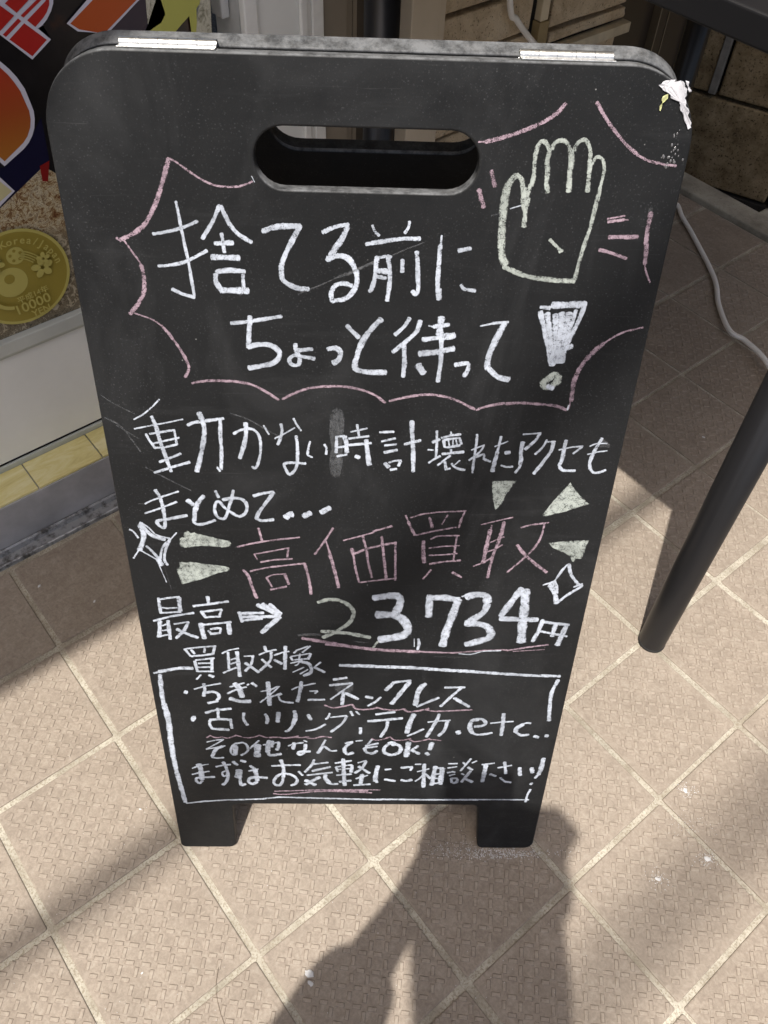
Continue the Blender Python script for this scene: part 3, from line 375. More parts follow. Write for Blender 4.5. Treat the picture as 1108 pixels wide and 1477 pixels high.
chalk_character|W29.1;200 3623 197 3450|W20;198 3606 222 3612 245 3618 272 3624 305 3630 341 3636 377 3642|W37.8;370 3633 365 3478|W17.4;217 3517 230 3514 242 3510 259 3509 284 3511 315 3515 345 3519|W20.4;204 3455 370 3470|W23.4;125 3360 285 3418 479 3460|W36.1;180 3361 151 3178|W20.7;192 3307 237 3325|W20.9;185 3247 235 3257|W21;132 3169 235 3202|W33.2;248 3367 243 3144|W20.6;296 3326 425 3353|W29.8;419 3353 407 3322 395 3291 378 3259 354 3226 324 3192 295 3157|W33;311 3266 404 3208 487 3166
chalk_character|W31.6;612 3649 615 3573|W25.9;480 3538 629 3565 783 3597|W29.3;542 3481 572 3415|W23.2;547 3473 721 3504|W23.4;718 3500 689 3420|W23.4;566 3411 702 3423|W44.8;528 3338 529 3307 530 3275 532 3244 535 3215 539 3186 542 3158|W23.6;539 3321 789 3359|W42;764 3350 766 3213|W24;582 3254 610 3211|W23.8;603 3271 636 3278 669 3285 691 3284 694 3271 687 3250 680 3229|W27;598 3214 686 3226
chalk_arrow|W32.1;864 3461 1073 3470|W35.2;867 3419 1181 3428|W29.4;877 3377 1057 3406|W44;1023 3563 1213 3442|W43.9;1066 3572 1220 3459|W35.1;1127 3573 1214 3467|W41.1;1042 3235 1212 3425|W44;1069 3270 1200 3425|W32.5;865 3478 882 3361
chalk_digit|G39.1;1537 3598 1566 3610 1595 3623 1625 3631 1656 3633 1687 3632 1718 3625 1747 3611 1776 3592 1799 3571 1818 3547 1833 3520 1841 3493 1841 3464 1835 3433 1824 3404 1809 3376 1790 3349 1765 3322 1732 3293 1693 3263 1657 3238 1627 3218 1600 3202 1573 3187|G43.1;1562 3261 1592 3259 1622 3257 1657 3254 1700 3251 1748 3247 1801 3240 1860 3227 1924 3210 1989 3193
chalk_digit|W71.5;2008 3653 2039 3662 2069 3671 2101 3678 2137 3682 2175 3684 2205 3679 2223 3665 2233 3643 2237 3618 2233 3586 2222 3550 2211 3522 2204 3509 2196 3504 2189 3498|W80;2036 3464 2077 3466 2117 3468 2154 3466 2190 3458 2222 3446 2251 3427 2275 3399 2296 3364 2309 3330 2313 3300 2311 3272 2300 3248 2283 3230 2258 3217 2224 3205 2178 3192 2123 3181 2068 3169
chalk_comma|G20.6;2056 3144 2016 3067|W26.4;2412 3183 2416 3160 2420 3138 2422 3115 2420 3094 2415 3072 2411 3050|W7.4;2376 3182 2381 3081
price_underline|P38.3;1392 3170 1460 3156 1528 3143 1596 3128 1663 3112 1731 3096 1802 3080 1882 3066 1965 3052 2047 3042 2124 3035 2199 3031 2267 3028 2325 3025 2376 3023 2427 3021|P20.8;2329 3029 2646 3013|P23.5;1596 3099 1802 3072|S28.8;1357 3208 1417 3217 1549 3219|S17.5;1844 3140 1948 3125
chalk_digit|W61.5;2481 3669 2488 3445|W65.9;2462 3660 2509 3664 2556 3667 2602 3666 2646 3660 2689 3650 2732 3639|W68.5;2725 3648 2714 3591 2704 3533 2693 3475 2680 3416 2667 3358 2654 3296 2645 3231 2637 3163 2629 3095
chalk_digit|W71.7;2793 3674 2817 3686 2841 3697 2866 3704 2898 3706 2931 3704 2957 3694 2969 3674 2973 3646 2977 3618|W61.3;2979 3601 2973 3566 2967 3532 2950 3496 2914 3458 2866 3419 2818 3380|W69.4;2812 3371 2850 3372 2888 3373 2924 3369 2960 3358 2994 3342 3020 3320 3036 3289 3045 3252 3044 3221 3032 3202 3012 3189 2982 3174 2939 3156 2887 3136 2834 3117|W17.9;2754 3682 2803 3700
chalk_digit|W60.6;3252 3783 3224 3722 3197 3661 3171 3604 3149 3554 3129 3509 3110 3464|W55.8;3106 3432 3434 3425|W77;3279 3767 3287 3715 3294 3663 3300 3606 3303 3541 3304 3471 3307 3396 3312 3318 3318 3235 3324 3152
chalk_character|W37.8;3479 3426 3459 3291 3423 3163|W31.3;3490 3399 3718 3367|W48.2;3693 3358 3649 3120|W25.4;3479 3288 3719 3231|W41.3;3598 3374 3587 3229
price_underline|P19.4;2460 3018 2729 3012 2995 3044 3208 3057|P19.3;3209 3048 3270 3063 3331 3077 3392 3092 3451 3104 3509 3116 3568 3128|P9.7;3264 3039 3543 3066|W13;2783 3004 2819 2999 2856 2995 2892 2996 2924 3006 2957 3022 2995 3035 3045 3041 3100 3044 3155 3047|S6.5;2571 2963 2868 2956
chalk_box_line|W23.7;45 2716 97 2730|W37.8;93 2734 124 2743 155 2751 188 2759 223 2769 260 2778 297 2785 332 2786 367 2785 402 2783|W41.8;98 2695 95 2651 93 2607 90 2554 87 2487 85 2411 84 2335 86 2265 90 2195 94 2125|W54.7;90 2306 95 2227 99 2147 102 2064 100 1978 95 1888 91 1797 89 1706 87 1614 86 1520|W47.7;88 1587 89 1503 89 1419 91 1335 96 1255 102 1177 108 1093 114 1001 120 904 127 806|W23.3;136 788 173 794 211 800 249 807 286 814 323 822 359 830
chalk_box_line|W21.5;331 821 384 827 437 834 496 840 565 846 641 850 716 855 796 859 876 864 935 868 960 872 965 875 969 879
chalk_box_line|W22.9;933 871 1098 900 1371 890 2150 865
chalk_box_line|W26;2099 873 2596 868 3159 873|W23;1934 871 2155 864
chalk_box_line|W20.4;2961 877 3235 877 3686 878|W25.3;3681 1055 3674 1024 3666 993 3661 960 3658 922 3657 881 3657 840|W27.3;3668 1132 3683 1160
chalk_box_line|W32.1;1720 2844 1750 2843 1779 2842 1821 2841 1883 2840 1958 2839 2032 2837
chalk_box_line|W38;1721 2841 1831 2837 1942 2833 2051 2829 2160 2826 2268 2824 2377 2819 2488 2810 2600 2799 2705 2790 2800 2784 2890 2780 2979 2775
chalk_box_line|W34.5;2661 2798 3098 2761 3428 2735 3735 2728|W35.9;3725 2681 3712 2625 3698 2569 3689 2513 3688 2461 3691 2409 3696 2350 3702 2277 3710 2196 3719 2115
chalk_dots|W45.8;296 2472 317 2464
chalk_character|W25.6;355 3029 397 2937|W20.2;370 3029 503 3052 634 3066|W28.1;624 3063 594 2962|W23;403 2937 504 2949 605 2969|W25.5;411 3018 437 2967|W20.4;533 3038 523 2983|W28.8;428 2877 441 2741|W20.5;435 2888 606 2917|W28.8;584 2909 570 2742|W20.7;457 2847 590 2854|W20.8;452 2797 586 2804|W20.9;447 2745 586 2747|W21.2;467 2699 421 2640|W31.6;539 2700 580 2676
chalk_character|W17.8;679 2975 698 2989 718 3003 740 3016 768 3026 799 3034 831 3042|W26.1;733 2994 726 2768|W34.3;812 3002 817 2684|W18;752 2897 818 2928|W18.1;743 2844 820 2878|W20.9;670 2728 686 2739 702 2749 721 2760 743 2772 768 2786 793 2799|W17.9;871 2944 956 2952|W25.9;951 2952 945 2917 939 2881 929 2847 912 2815 891 2785 870 2754|W31.5;877 2861 992 2741
chalk_character|W28.9;1060 3071 1072 3008|W19.3;1005 2965 1082 3008 1162 3030|W27;1117 3009 1115 2975 1113 2942 1107 2910 1092 2879 1072 2849 1052 2823 1036 2801 1020 2783 1004 2764|W27.1;1027 2908 1107 2806|W19.3;1139 2960 1211 2996 1273 3011|W34.7;1243 3073 1228 2785|W31.9;1137 2903 1205 2854
chalk_character|W19.3;1315 2991 1341 3026 1442 3076|W19.3;1462 3081 1390 2999|W16.9;1289 2948 1460 2989|W24.4;1284 2941 1302 2898|W17.1;1370 2984 1358 2913|W26.9;1465 2986 1438 2915|W19.5;1317 2906 1438 2922|W17.1;1281 2862 1388 2900|W34.6;1357 2885 1386 2880 1414 2875 1437 2865 1452 2846 1461 2823 1466 2800 1467 2779 1464 2759 1455 2742 1438 2728 1415 2716 1393 2704|W14.8;1357 2878 1354 2868 1351 2857 1346 2849 1338 2843 1329 2838 1320 2834|W14.9;1401 2814 1297 2747|W17.5;1435 2785 1363 2726|W19.8;1553 2881 1492 2815|W27.4;1492 2815 1587 2751
chalk_character|W18.7;387 2513 488 2554 638 2593|W32.2;480 2586 483 2563 485 2540 485 2515 480 2484 472 2451 465 2418|W32.4;462 2450 488 2460 513 2470 535 2475 556 2475 574 2470 589 2460 599 2444 605 2424 606 2404 600 2387 590 2371 580 2355|W30.1;494 2321 590 2347
chalk_character|W21.4;715 2542 793 2574 849 2599|W21.5;686 2453 789 2519 867 2544|W53.7;762 2590 775 2568 789 2546 800 2519 808 2485 814 2446 820 2407|W46.5;703 2389 731 2375 759 2360 788 2350 822 2347 858 2349 893 2351|W18.7;874 2568 891 2584|W32.1;919 2600 960 2553
chalk_character|W44.4;1067 2611 1067 2299|W15.3;994 2485 1072 2506|W17.9;1072 2498 1111 2526 1150 2553 1168 2560 1150 2532 1112 2484 1074 2438 1043 2402 1012 2369 980 2336|W23.2;1073 2407 1115 2429 1157 2451 1184 2462 1183 2457 1167 2442 1157 2423 1159 2401 1168 2375 1185 2354 1214 2344 1252 2340 1289 2336
chalk_character|W17.8;1279 2513 1299 2527 1319 2541 1348 2555 1392 2570 1445 2586 1498 2602|W35.7;1370 2622 1369 2596 1367 2569 1363 2532 1353 2479 1340 2414 1326 2349|W20.5;1445 2496 1517 2501|W20.6;1517 2497 1491 2466|W28.5;1426 2378 1581 2383
chalk_character|S191.1;1709 2552 1813 2554|W30.1;1663 2653 1786 2680|W30.4;1629 2578 1838 2607|W20.7;1838 2599 1636 2387|W36.6;1756 2492 1743 2315|W36.3;1772 2477 1892 2395
chalk_character|W33.1;1961 2428 2028 2413|W26.7;2102 2424 2085 2400 2068 2376 2050 2354 2029 2336 2006 2319 1983 2303
chalk_character|W39.3;2221 2629 2146 2516|W29.1;2215 2625 2372 2650|W43.5;2360 2631 2205 2332
chalk_character|W39.1;2513 2610 2481 2584|W49.3;2487 2594 2473 2565 2458 2535 2446 2497 2439 2444 2434 2382 2429 2319|W29.9;2443 2299 2645 2425
chalk_character|W26.1;2689 2562 2875 2569|W29.8;2842 2560 2758 2442 2667 2302|W37;2786 2423 2938 2302
wavy_underline|P20.1;1579 2308 1606 2294 1633 2281 1660 2273 1686 2274 1713 2281 1741 2290 1771 2299 1803 2310 1835 2321|P23.6;1835 2321 1847 2300 1858 2278 1876 2262 1903 2254 1936 2251 1971 2253 2006 2259 2042 2269 2078 2278|P20.3;2065 2284 2091 2274 2117 2263 2147 2255 2182 2250 2220 2246 2256 2247 2285 2251 2310 2260 2336 2268|P23.7;2330 2258 2339 2246 2349 2235 2365 2228 2392 2228 2426 2232 2460 2239 2493 2249 2526 2262 2560 2275|P20.3;2527 2260 2552 2251 2578 2243 2610 2237 2648 2236 2692 2239 2746 2243 2814 2248 2891 2255 2969 2262
chalk_dots|W75.3;329 2108 349 2101
chalk_character|W29.8;461 2185 490 2198 519 2212 554 2223 600 2233 653 2240 705 2248|W30.2;581 2253 575 2096|W32.7;492 2088 526 2092 560 2097 594 2100 628 2098 663 2094 698 2090|W30.4;492 2080 489 2060 486 2040 486 2019 491 1999 499 1978 506 1958|W28.1;688 2083 692 1968|W35.8;507 1961 662 1948
chalk_character|W30.2;820 2190 816 2159 812 2129 812 2099 820 2071 832 2044 844 2016|W32.7;1019 2177 1027 2158 1034 2138 1038 2117 1037 2093 1032 2067 1027 2041
chalk_character|W43;1145 2201 1132 2065|W42.7;1296 2226 1300 2196 1303 2167 1303 2136 1296 2101 1285 2065 1274 2029|W30.7;1280 2044 1270 2017 1259 1990 1247 1967 1232 1951 1216 1939 1200 1928
chalk_character|W32.8;1422 2175 1449 2100|W23.1;1398 1938 1432 1947 1466 1956 1499 1970 1529 1991 1558 2016 1586 2040
chalk_character|W22.6;1628 2197 1623 2177 1618 2157 1612 2140 1605 2128 1596 2120 1587 2112|W20.1;1632 2140 1788 2164|W28;1789 2157 1776 2122 1763 2087 1743 2050 1712 2011 1674 1970 1636 1928|W27.6;1823 2225 1846 2165|W20.1;1873 2226 1909 2181
chalk_comma|W33.6;1920 1994 1921 1905
wavy_underline|P18.2;1035 1840 1063 1842 1090 1844 1117 1844 1143 1840 1169 1835 1199 1834 1237 1842 1280 1854 1323 1867|P18.2;1297 1843 1319 1843 1341 1842 1363 1844 1384 1848 1405 1854 1425 1860|P18.2;1404 1836 1428 1834 1451 1831 1476 1832 1503 1841 1531 1854 1559 1862 1586 1860 1613 1853 1641 1847|P18;439 1830 478 1864|P15.5;477 1861 495 1849 512 1837 531 1831 551 1833 572 1840 594 1847|P18.1;588 1842 605 1835 622 1828 643 1827 669 1837 699 1854 728 1871|P15.5;728 1867 758 1855 788 1842 817 1834 847 1834 875 1839 900 1846 920 1855 936 1867 953 1878|P18.1;952 1870 974 1859 997 1847 1022 1840 1055 1839 1091 1842 1125 1844 1153 1840 1178 1835 1207 1834 1242 1839 1280 1847 1318 1856
chalk_character|W30;2062 2187 2242 2223|W35.4;1988 2087 2155 2109 2316 2136|W33.3;2178 2094 2176 2062 2175 2029 2169 1994 2154 1952 2135 1906 2116 1860
chalk_character|W50.9;2424 2195 2412 2156 2400 2116 2390 2073 2381 2024 2374 1972 2366 1918|W25.9;2373 1879 2438 1919 2527 1983
chalk_character|W20.3;2562 2083 2663 2100 2774 2112|W35.6;2664 2198 2656 2161 2647 2123 2634 2076 2612 2013 2586 1940 2560 1866|W36.1;2749 2101 2743 2056 2737 2010 2728 1970 2713 1937 2695 1910 2677 1883
chalk_comma|W49.3;2857 1956 2873 1917
wavy_underline|P15.7;2029 1836 2042 1827 2055 1817 2071 1812 2093 1814 2118 1820 2143 1829 2166 1841 2190 1855 2214 1869|P15.7;2214 1862 2223 1846 2232 1831 2246 1819 2270 1814 2300 1813 2329 1816 2357 1822 2384 1833 2411 1843|P18.3;2401 1824 2415 1813 2428 1803 2444 1796 2466 1797 2490 1802 2516 1810 2542 1819 2570 1831 2597 1842|P15.7;2593 1830 2608 1829 2623 1829 2640 1827 2660 1824 2682 1819 2705 1815
chalk_letter|W35.7;3013 2023 3038 2026 3063 2030 3084 2036 3100 2046 3111 2060 3116 2075 3111 2093 3099 2113 3085 2128 3069 2134 3051 2134 3033 2135|W46;3044 2127 3023 2125 3001 2122 2985 2111 2974 2086 2968 2053 2967 2019 2975 1988 2988 1957 3001 1926|W28.6;2990 1941 3007 1929 3025 1916 3044 1908 3067 1906 3091 1910 3116 1915 3141 1921 3166 1928 3192 1936
chalk_letter|W20.4;3162 2075 3262 2092 3378 2104|W38.4;3274 2213 3282 2054 3284 1898
chalk_letter|W25.6;3550 2080 3536 2083 3523 2085 3509 2084 3493 2077 3477 2067 3461 2056|W46.3;3480 2064 3460 2046 3440 2028 3426 2009 3419 1989 3419 1968 3418 1947|W31.3;3423 1947 3441 1930 3460 1914 3480 1903 3503 1903 3527 1908 3551 1914
chalk_dots|W36.6;3606 1894 3650 1871|W44.4;3714 1900 3741 1896
chalk_character|W18.2;433 1762 517 1790 600 1803|W15.8;594 1795 418 1654|W18.4;418 1654 608 1708|W36.9;582 1700 559 1689 537 1678 516 1659 498 1626 482 1586 465 1545|W24.1;464 1536 481 1530 497 1524 515 1521 535 1522 557 1526 579 1530
chalk_character|W55.8;706 1709 695 1588|W21.2;714 1749 701 1737 687 1725 675 1709 665 1684 657 1655 654 1628 657 1605 665 1585 676 1571 687 1569 700 1575 713 1580|W26.2;708 1741 734 1749 760 1757 782 1758 798 1748 811 1731 820 1710 825 1685 826 1657 820 1630 803 1607 778 1586 753 1564
chalk_character|W20.8;843 1671 938 1791|W69.4;922 1728 909 1550|W18.3;975 1725 1132 1770|W47.3;1039 1792 1032 1767 1026 1741 1021 1713 1019 1682 1018 1649 1016 1616|W37.3;1016 1616 1021 1597 1026 1578 1040 1567 1069 1570 1107 1582 1146 1593|W34.2;1069 1785 1059 1697|W36.8;1127 1770 1127 1751 1127 1733 1125 1714 1120 1693 1113 1671 1106 1649
chalk_character|W21;1220 1712 1278 1748 1367 1765|W37;1279 1764 1265 1667|W20.9;1372 1796 1403 1778|W34.6;1387 1741 1386 1710 1384 1680 1381 1652 1375 1629 1367 1610 1357 1595 1344 1587 1331 1585 1320 1587 1314 1595 1312 1608 1316 1619 1329 1626 1348 1630 1368 1633 1388 1634 1410 1634 1431 1634
chalk_character|W24;1584 1807 1501 1605|W31.9;1557 1703 1503 1605|W26.5;1525 1638 1538 1667 1552 1697 1567 1711 1586 1697 1608 1669 1629 1647 1650 1643 1671 1645 1692 1648
chalk_character|W28.8;1775 1761 1847 1783|W39.6;1842 1778 1818 1754 1793 1729 1775 1705 1767 1683 1766 1662 1765 1641|W37.4;1765 1641 1776 1623 1788 1605 1801 1595 1818 1599 1836 1611 1854 1622|W18.3;1878 1794 1940 1806
chalk_character|W23.8;2032 1820 1963 1675|W26.3;1972 1724 2096 1765|W26.4;1962 1691 2087 1717|W34.7;1962 1691 1968 1668 1974 1645 1984 1627 2003 1616 2027 1610 2047 1611 2063 1621 2076 1637 2088 1652
chalk_letter|W40.1;2258 1775 2241 1774 2224 1774 2207 1766 2188 1747 2169 1720 2157 1694 2153 1668 2155 1642 2165 1621 2183 1604 2208 1592 2234 1589 2260 1596 2286 1611 2306 1630 2317 1656 2321 1686 2318 1712 2306 1730 2288 1743 2270 1751 2255 1752 2242 1747 2228 1743
chalk_letter|W56.4;2393 1784 2377 1566|W31.9;2489 1730 2425 1664|W37.4;2425 1664 2506 1608
exclamation_mark|W47.8;2622 1779 2605 1674|W40.2;2571 1625 2597 1593
chalk_character|W18.9;254 1359 321 1401 418 1427|W21.9;242 1263 321 1292 418 1315|W57.2;323 1426 329 1398 334 1370 338 1334 338 1288 336 1235 334 1181|W30.4;336 1164 325 1147 315 1130 305 1121 293 1126 282 1140 276 1155 274 1172 276 1192 286 1207 307 1214 337 1217 367 1220 398 1222 431 1224 464 1226
chalk_character|W24.3;490 1386 564 1412 638 1425|W35.8;568 1462 577 1433 585 1404 592 1371 596 1327 599 1279 598 1236 593 1202 585 1174 575 1149 562 1130 548 1113 533 1097|W22;578 1320 566 1313 553 1306 546 1294 545 1274 549 1251 555 1235 563 1235 573 1244 583 1252|W35.2;663 1471 706 1414|W35;743 1489 788 1464
chalk_character|W74.5;719 1338 700 1219|W36.3;715 1237 716 1185 716 1134 722 1099 733 1093 750 1105 766 1117|W19.1;811 1323 908 1357|W32.7;829 1407 876 1357|W46.8;871 1357 877 1323 882 1288 886 1256 888 1226 887 1198 887 1170|W38.8;886 1153 871 1138 856 1124 841 1118 825 1123 810 1136 800 1152 799 1169 804 1188 814 1204 830 1216 853 1225 880 1230 913 1228 952 1221 991 1214
chalk_character|W27.1;1043 1406 1172 1419 1331 1425|W38.1;1139 1501 1147 1461 1155 1420 1160 1377 1160 1328 1157 1276 1154 1224|W33;1154 1258 1150 1222 1147 1187 1141 1155 1131 1128 1120 1106 1106 1094 1089 1095 1071 1105 1059 1120 1054 1139 1055 1164 1062 1189 1075 1216 1093 1245 1113 1266 1137 1279 1163 1284 1189 1284 1213 1278 1237 1266 1257 1251 1273 1230 1286 1206 1292 1183 1290 1160 1280 1139 1269 1122 1256 1110 1240 1103 1225 1095|W30.3;1309 1324 1348 1260
chalk_character|W29.9;1470 1510 1460 1478 1450 1446 1437 1413 1417 1380 1394 1346 1371 1312|W24.3;1463 1439 1606 1468|W32.7;1446 1329 1627 1399|W24.7;1393 1264 1648 1311|W47.1;1578 1271 1576 1252 1575 1232 1577 1211 1587 1189 1601 1166 1614 1143|W33.6;1593 1160 1606 1147 1620 1134 1636 1125 1656 1123 1678 1125 1701 1126|W42;1519 1236 1371 1114|W47.6;1373 1183 1474 1106
chalk_character|W27;1675 1457 1838 1497|W27.4;1685 1399 1701 1323|W21.7;1685 1399 1844 1434|W35.7;1844 1426 1835 1316|W19.1;1701 1357 1829 1375|W24.8;1690 1267 1840 1286|W33.4;1717 1161 1835 1183|W42.1;1754 1525 1771 1101|W21.6;1902 1465 1986 1502|W32.7;1981 1494 1971 1457 1960 1419 1946 1385 1924 1356 1898 1330 1872 1303|W33;1908 1410 2022 1301|W22.1;1884 1214 2001 1270|W44.8;1947 1284 1933 1137|W28;1863 1107 2031 1126
chalk_character|W46.9;2102 1420 2095 1378 2089 1335 2084 1293 2082 1253 2081 1213 2081 1173|W27.9;2087 1159 2108 1159|W27.4;2175 1362 2234 1371|W33.5;2175 1205 2284 1178
chalk_character|W32.8;2334 1394 2448 1407|W27.4;2443 1398 2429 1351|W21.7;2473 1449 2531 1450|W36.3;2342 1196 2359 1191 2376 1186 2394 1185 2413 1188 2433 1196 2453 1203
chalk_character|W19.2;2500 1331 2615 1380|W42.3;2563 1453 2575 1082|W22.2;2562 1281 2553 1264 2543 1247 2532 1229 2518 1212 2502 1194 2487 1177|W30.6;2571 1315 2641 1222|W47.8;2677 1418 2658 1118|W21.9;2684 1384 2758 1393|W53.4;2750 1385 2745 1127|W24.9;2696 1291 2749 1300|W25.1;2689 1222 2743 1228|W28.1;2678 1141 2749 1148
chalk_character|W21.8;2805 1456 2894 1462|W19.1;2802 1389 2894 1412|W27.6;2802 1314 2814 1319 2826 1323 2838 1327 2852 1328 2867 1327 2881 1327|W19.4;2827 1267 2884 1293|W28.1;2846 1224 2862 1155|W30.8;2847 1219 2868 1223 2890 1227 2906 1224 2913 1208 2914 1183 2910 1164 2901 1155 2888 1150 2874 1146|W24.5;2949 1479 2979 1446|W22;3024 1538 2934 1345|W19;3040 1472 3085 1506|W30.2;3004 1404 3055 1363|W22.2;2948 1302 2976 1285|W33.7;3036 1346 2959 1164|W33.7;2998 1217 3073 1165
chalk_character|W21.6;3141 1447 3265 1472|W46.4;3183 1445 3181 1400 3180 1355 3178 1310 3176 1265 3174 1219 3172 1173|W31.9;3236 1296 3301 1266
chalk_character|W21.7;3306 1399 3443 1440|W31.8;3364 1491 3397 1305|W27.2;3347 1244 3363 1222 3379 1201 3397 1183 3418 1174 3442 1169 3466 1164
chalk_character|W41.6;3525 1404 3531 1365 3536 1327 3541 1299 3546 1290 3551 1293 3556 1296|W41.5;3646 1405 3667 1323
chalk_character|W48.5;3747 1554 3746 1498 3745 1441 3743 1391 3739 1352 3734 1319 3729 1286|W29.6;3734 1316 3702 1237
double_underline|P16.9;1053 997 1124 1001 1194 1004 1265 1008 1334 1013 1402 1018 1483 1022 1584 1026 1697 1029 1809 1031 1918 1031 2027 1030 2136 1029|P19.8;1041 958 1075 952 1109 945 1154 945 1220 954 1297 969 1373 982 1442 992 1511 999 1592 1002 1700 1000 1820 993 1919 988 1977 985 2014 982 2050 980|P31.2;1548 1019 2006 1010
chalk_smudge|SF0;1702 5479 1737 5462 1757 5411 1757 5295 1742 5176 1747 5079 1747 4980 1721 4879 1684 4866 1653 4903 1643 4978 1647 5052 1660 5150 1645 5257 1651 5374 1667 5449
chalk_scratch|S8.7;32 5541 53 5523 73 5504 102 5482 145 5455 197 5424 249 5393|S9.1;101 5297 248 5188|S12;29 5358 66 5337 103 5316 139 5282 175 5223 210 5149 247 5075|S10;932 5417 978 5399 1025 5382 1068 5362 1109 5337 1148 5309 1185 5283 1219 5262 1251 5244 1283 5226
chalk_scratch|S11.8;264 4938 310 4906 357 4874 407 4840 464 4804 524 4767 584 4729
"""

# ================================================================== SETTING: ground
bm = bmesh.new()
R_ = 60
vs = [bm.verts.new(v) for v in ((-R_, -R_, -.135), (R_, -R_, -.135), (R_, R_, -.135), (-R_, R_, -.135))]; bm.faces.new(vs)
tag(bm2o('ground', bm, M_soil), kind='structure')
# street beyond the pavement
bm = bmesh.new(); box(bm, 1.66, 30, -30, 30, -.134, -.10)
tag(bm2o('road', bm, M_asph), kind='structure')

T = .15
OFF = {(0,0):(.002,.014),(1,0):(.008,.001),(2,0):(.007,-.010),(3,0):(-.006,-.007),(2,-1):(-.005,-.008),(3,1):(.002,-.005),(4,1):(.011,-.010),
       (4,2):(.007,-.001),(4,3):(0,-.006),(3,3):(-.003,.009),(4,4):(-.007,-.010),(5,2):(.004,.018),(5,3):(-.02,-.018),(3,4):(.015,.011),(3,5):(.009,.016),
       (2,5):(-.022,.013),(2,6):(-.004,.007),(2,7):(-.010,-.016),(1,7):(.011,.014),(1,8):(.008,-.018),(0,8):(.007,.018),(0,9):(.018,-.012)}
pav = boxo('pavement', (-.156, 1.65, -1.65, 1.499, -.13, -.0019), M_grout)
tag(pav, kind='structure')
bm = bmesh.new(); box(bm, -.62, -.158, .90, 1.499, -.13, -.0019); box(bm, -3.2, -.158, -30, -1.66, -.13, -.004); box(bm, -.157, 1.64, -30, -1.652, -.13, -.004)
ex_ = bm2o('pavement_slab', bm, M_grout, pav)

def tile_mesh(name, relief, seed):
    rng = random.Random(seed); bm = bmesh.new(); h = T / 2 - .0034; ch = .0011; r = .0022; zt = 0.0
    # rounded square top with soft chamfer down to the joint
    def ring(d, z, rr):
        out = []
        for cx, cy, a0 in ((1, 1, 0), (-1, 1, 90), (-1, -1, 180), (1, -1, 270)):
            for k in range(4):
                a = rad(a0 + 30 * k); out.append(bm.verts.new((cx * (h - d - rr) + rr * math.cos(a), cy * (h - d - rr) + rr * math.sin(a), z)))
        return out
    a = ring(0, -.006, r); b = ring(0, -.0012, r); c = ring(ch * .45, -.0003, r); d = ring(ch * 1.3, zt, r)
    for A, B in ((a, b), (b, c), (c, d)):
        for k in range(16): bm.faces.new((A[k], A[(k + 1) % 16], B[(k + 1) % 16], B[k]))
    bm.faces.new(d)
    if relief:
        p = .0162; H = .00080
        ca = math.cos(rad(45)); n = 8; pu = rng.uniform(-.5, .5); pv = rng.uniform(-.5, .5)
        for i in range(-n, n + 1):
            for j in range(-n, n + 1):
                for typ in (0, 1):
                    if rng.random() < .03: continue
                    u = (i + pu + .5 * typ) * p + rng.uniform(-.0004, .0004); v = (j + pv + .5 * typ) * p + rng.uniform(-.0004, .0004)
                    L, W = (.0038 * rng.uniform(.88, 1.12), .0014)
                    # typ 0 runs up the diagonal, typ 1 across it
                    du, dv = (W, L) if typ == 0 else (L, W)
                    cx, cy = (u * ca - v * ca), (u * ca + v * ca)
                    lim = h - .0036
                    if abs(cx) > lim or abs(cy) > lim: continue
                    hh = H * rng.uniform(.62, 1.05); s = .00085
                    vv = []
                    for z, e in ((0.0, s), (hh, 0)):
                        for su, sv in ((-1, -1), (1, -1), (1, 1), (-1, 1)):
                            uu = u + su * (du + e); w_ = v + sv * (dv + e)
                            vv.append(bm.verts.new((uu * ca - w_ * ca, uu * ca + w_ * ca, z)))
                    bm.faces.new(vv[4:])
                    for k in range(4): bm.faces.new((vv[k], vv[(k + 1) % 4], vv[4 + (k + 1) % 4], vv[4 + k]))
    bmesh.ops.recalc_face_normals(bm, faces=bm.faces)
    me = bpy.data.meshes.new(name); bm.to_mesh(me); bm.free(); me.materials.append(M_tile); return me
TM = [tile_mesh('floor_tile', True, s) for s in range(4)]
TP = tile_mesh('floor_tile_plain', False, 9)
def off(i, j): return OFF.get((i, j))
for i in range(-3, 11):
    for j in range(-10, 10):
        if i < -1 and j < 6: continue
        o = bpy.data.objects.new('floor_tile', TP if i == -1 else random.choice(TM)); COL.objects.link(o); o.parent = pav
        cs = [off(i + a, j + b) for a in (0, 1) for b in (0, 1)]; cs = [q for q in cs if q]
        ox = sum(q[0] for q in cs) / len(cs) if cs else random.uniform(-.004, .004)
        oy = sum(q[1] for q in cs) / len(cs) if cs else random.uniform(-.004, .004)
        o.location = ((i + .5 + ox) * T, (j + .5 + oy) * T, random.uniform(-.0003, .0003))
        if i == -1: o.location.x -= .001
        o.rotation_euler = (random.uniform(-.002, .002), random.uniform(-.002, .002), random.uniform(-.004, .004))

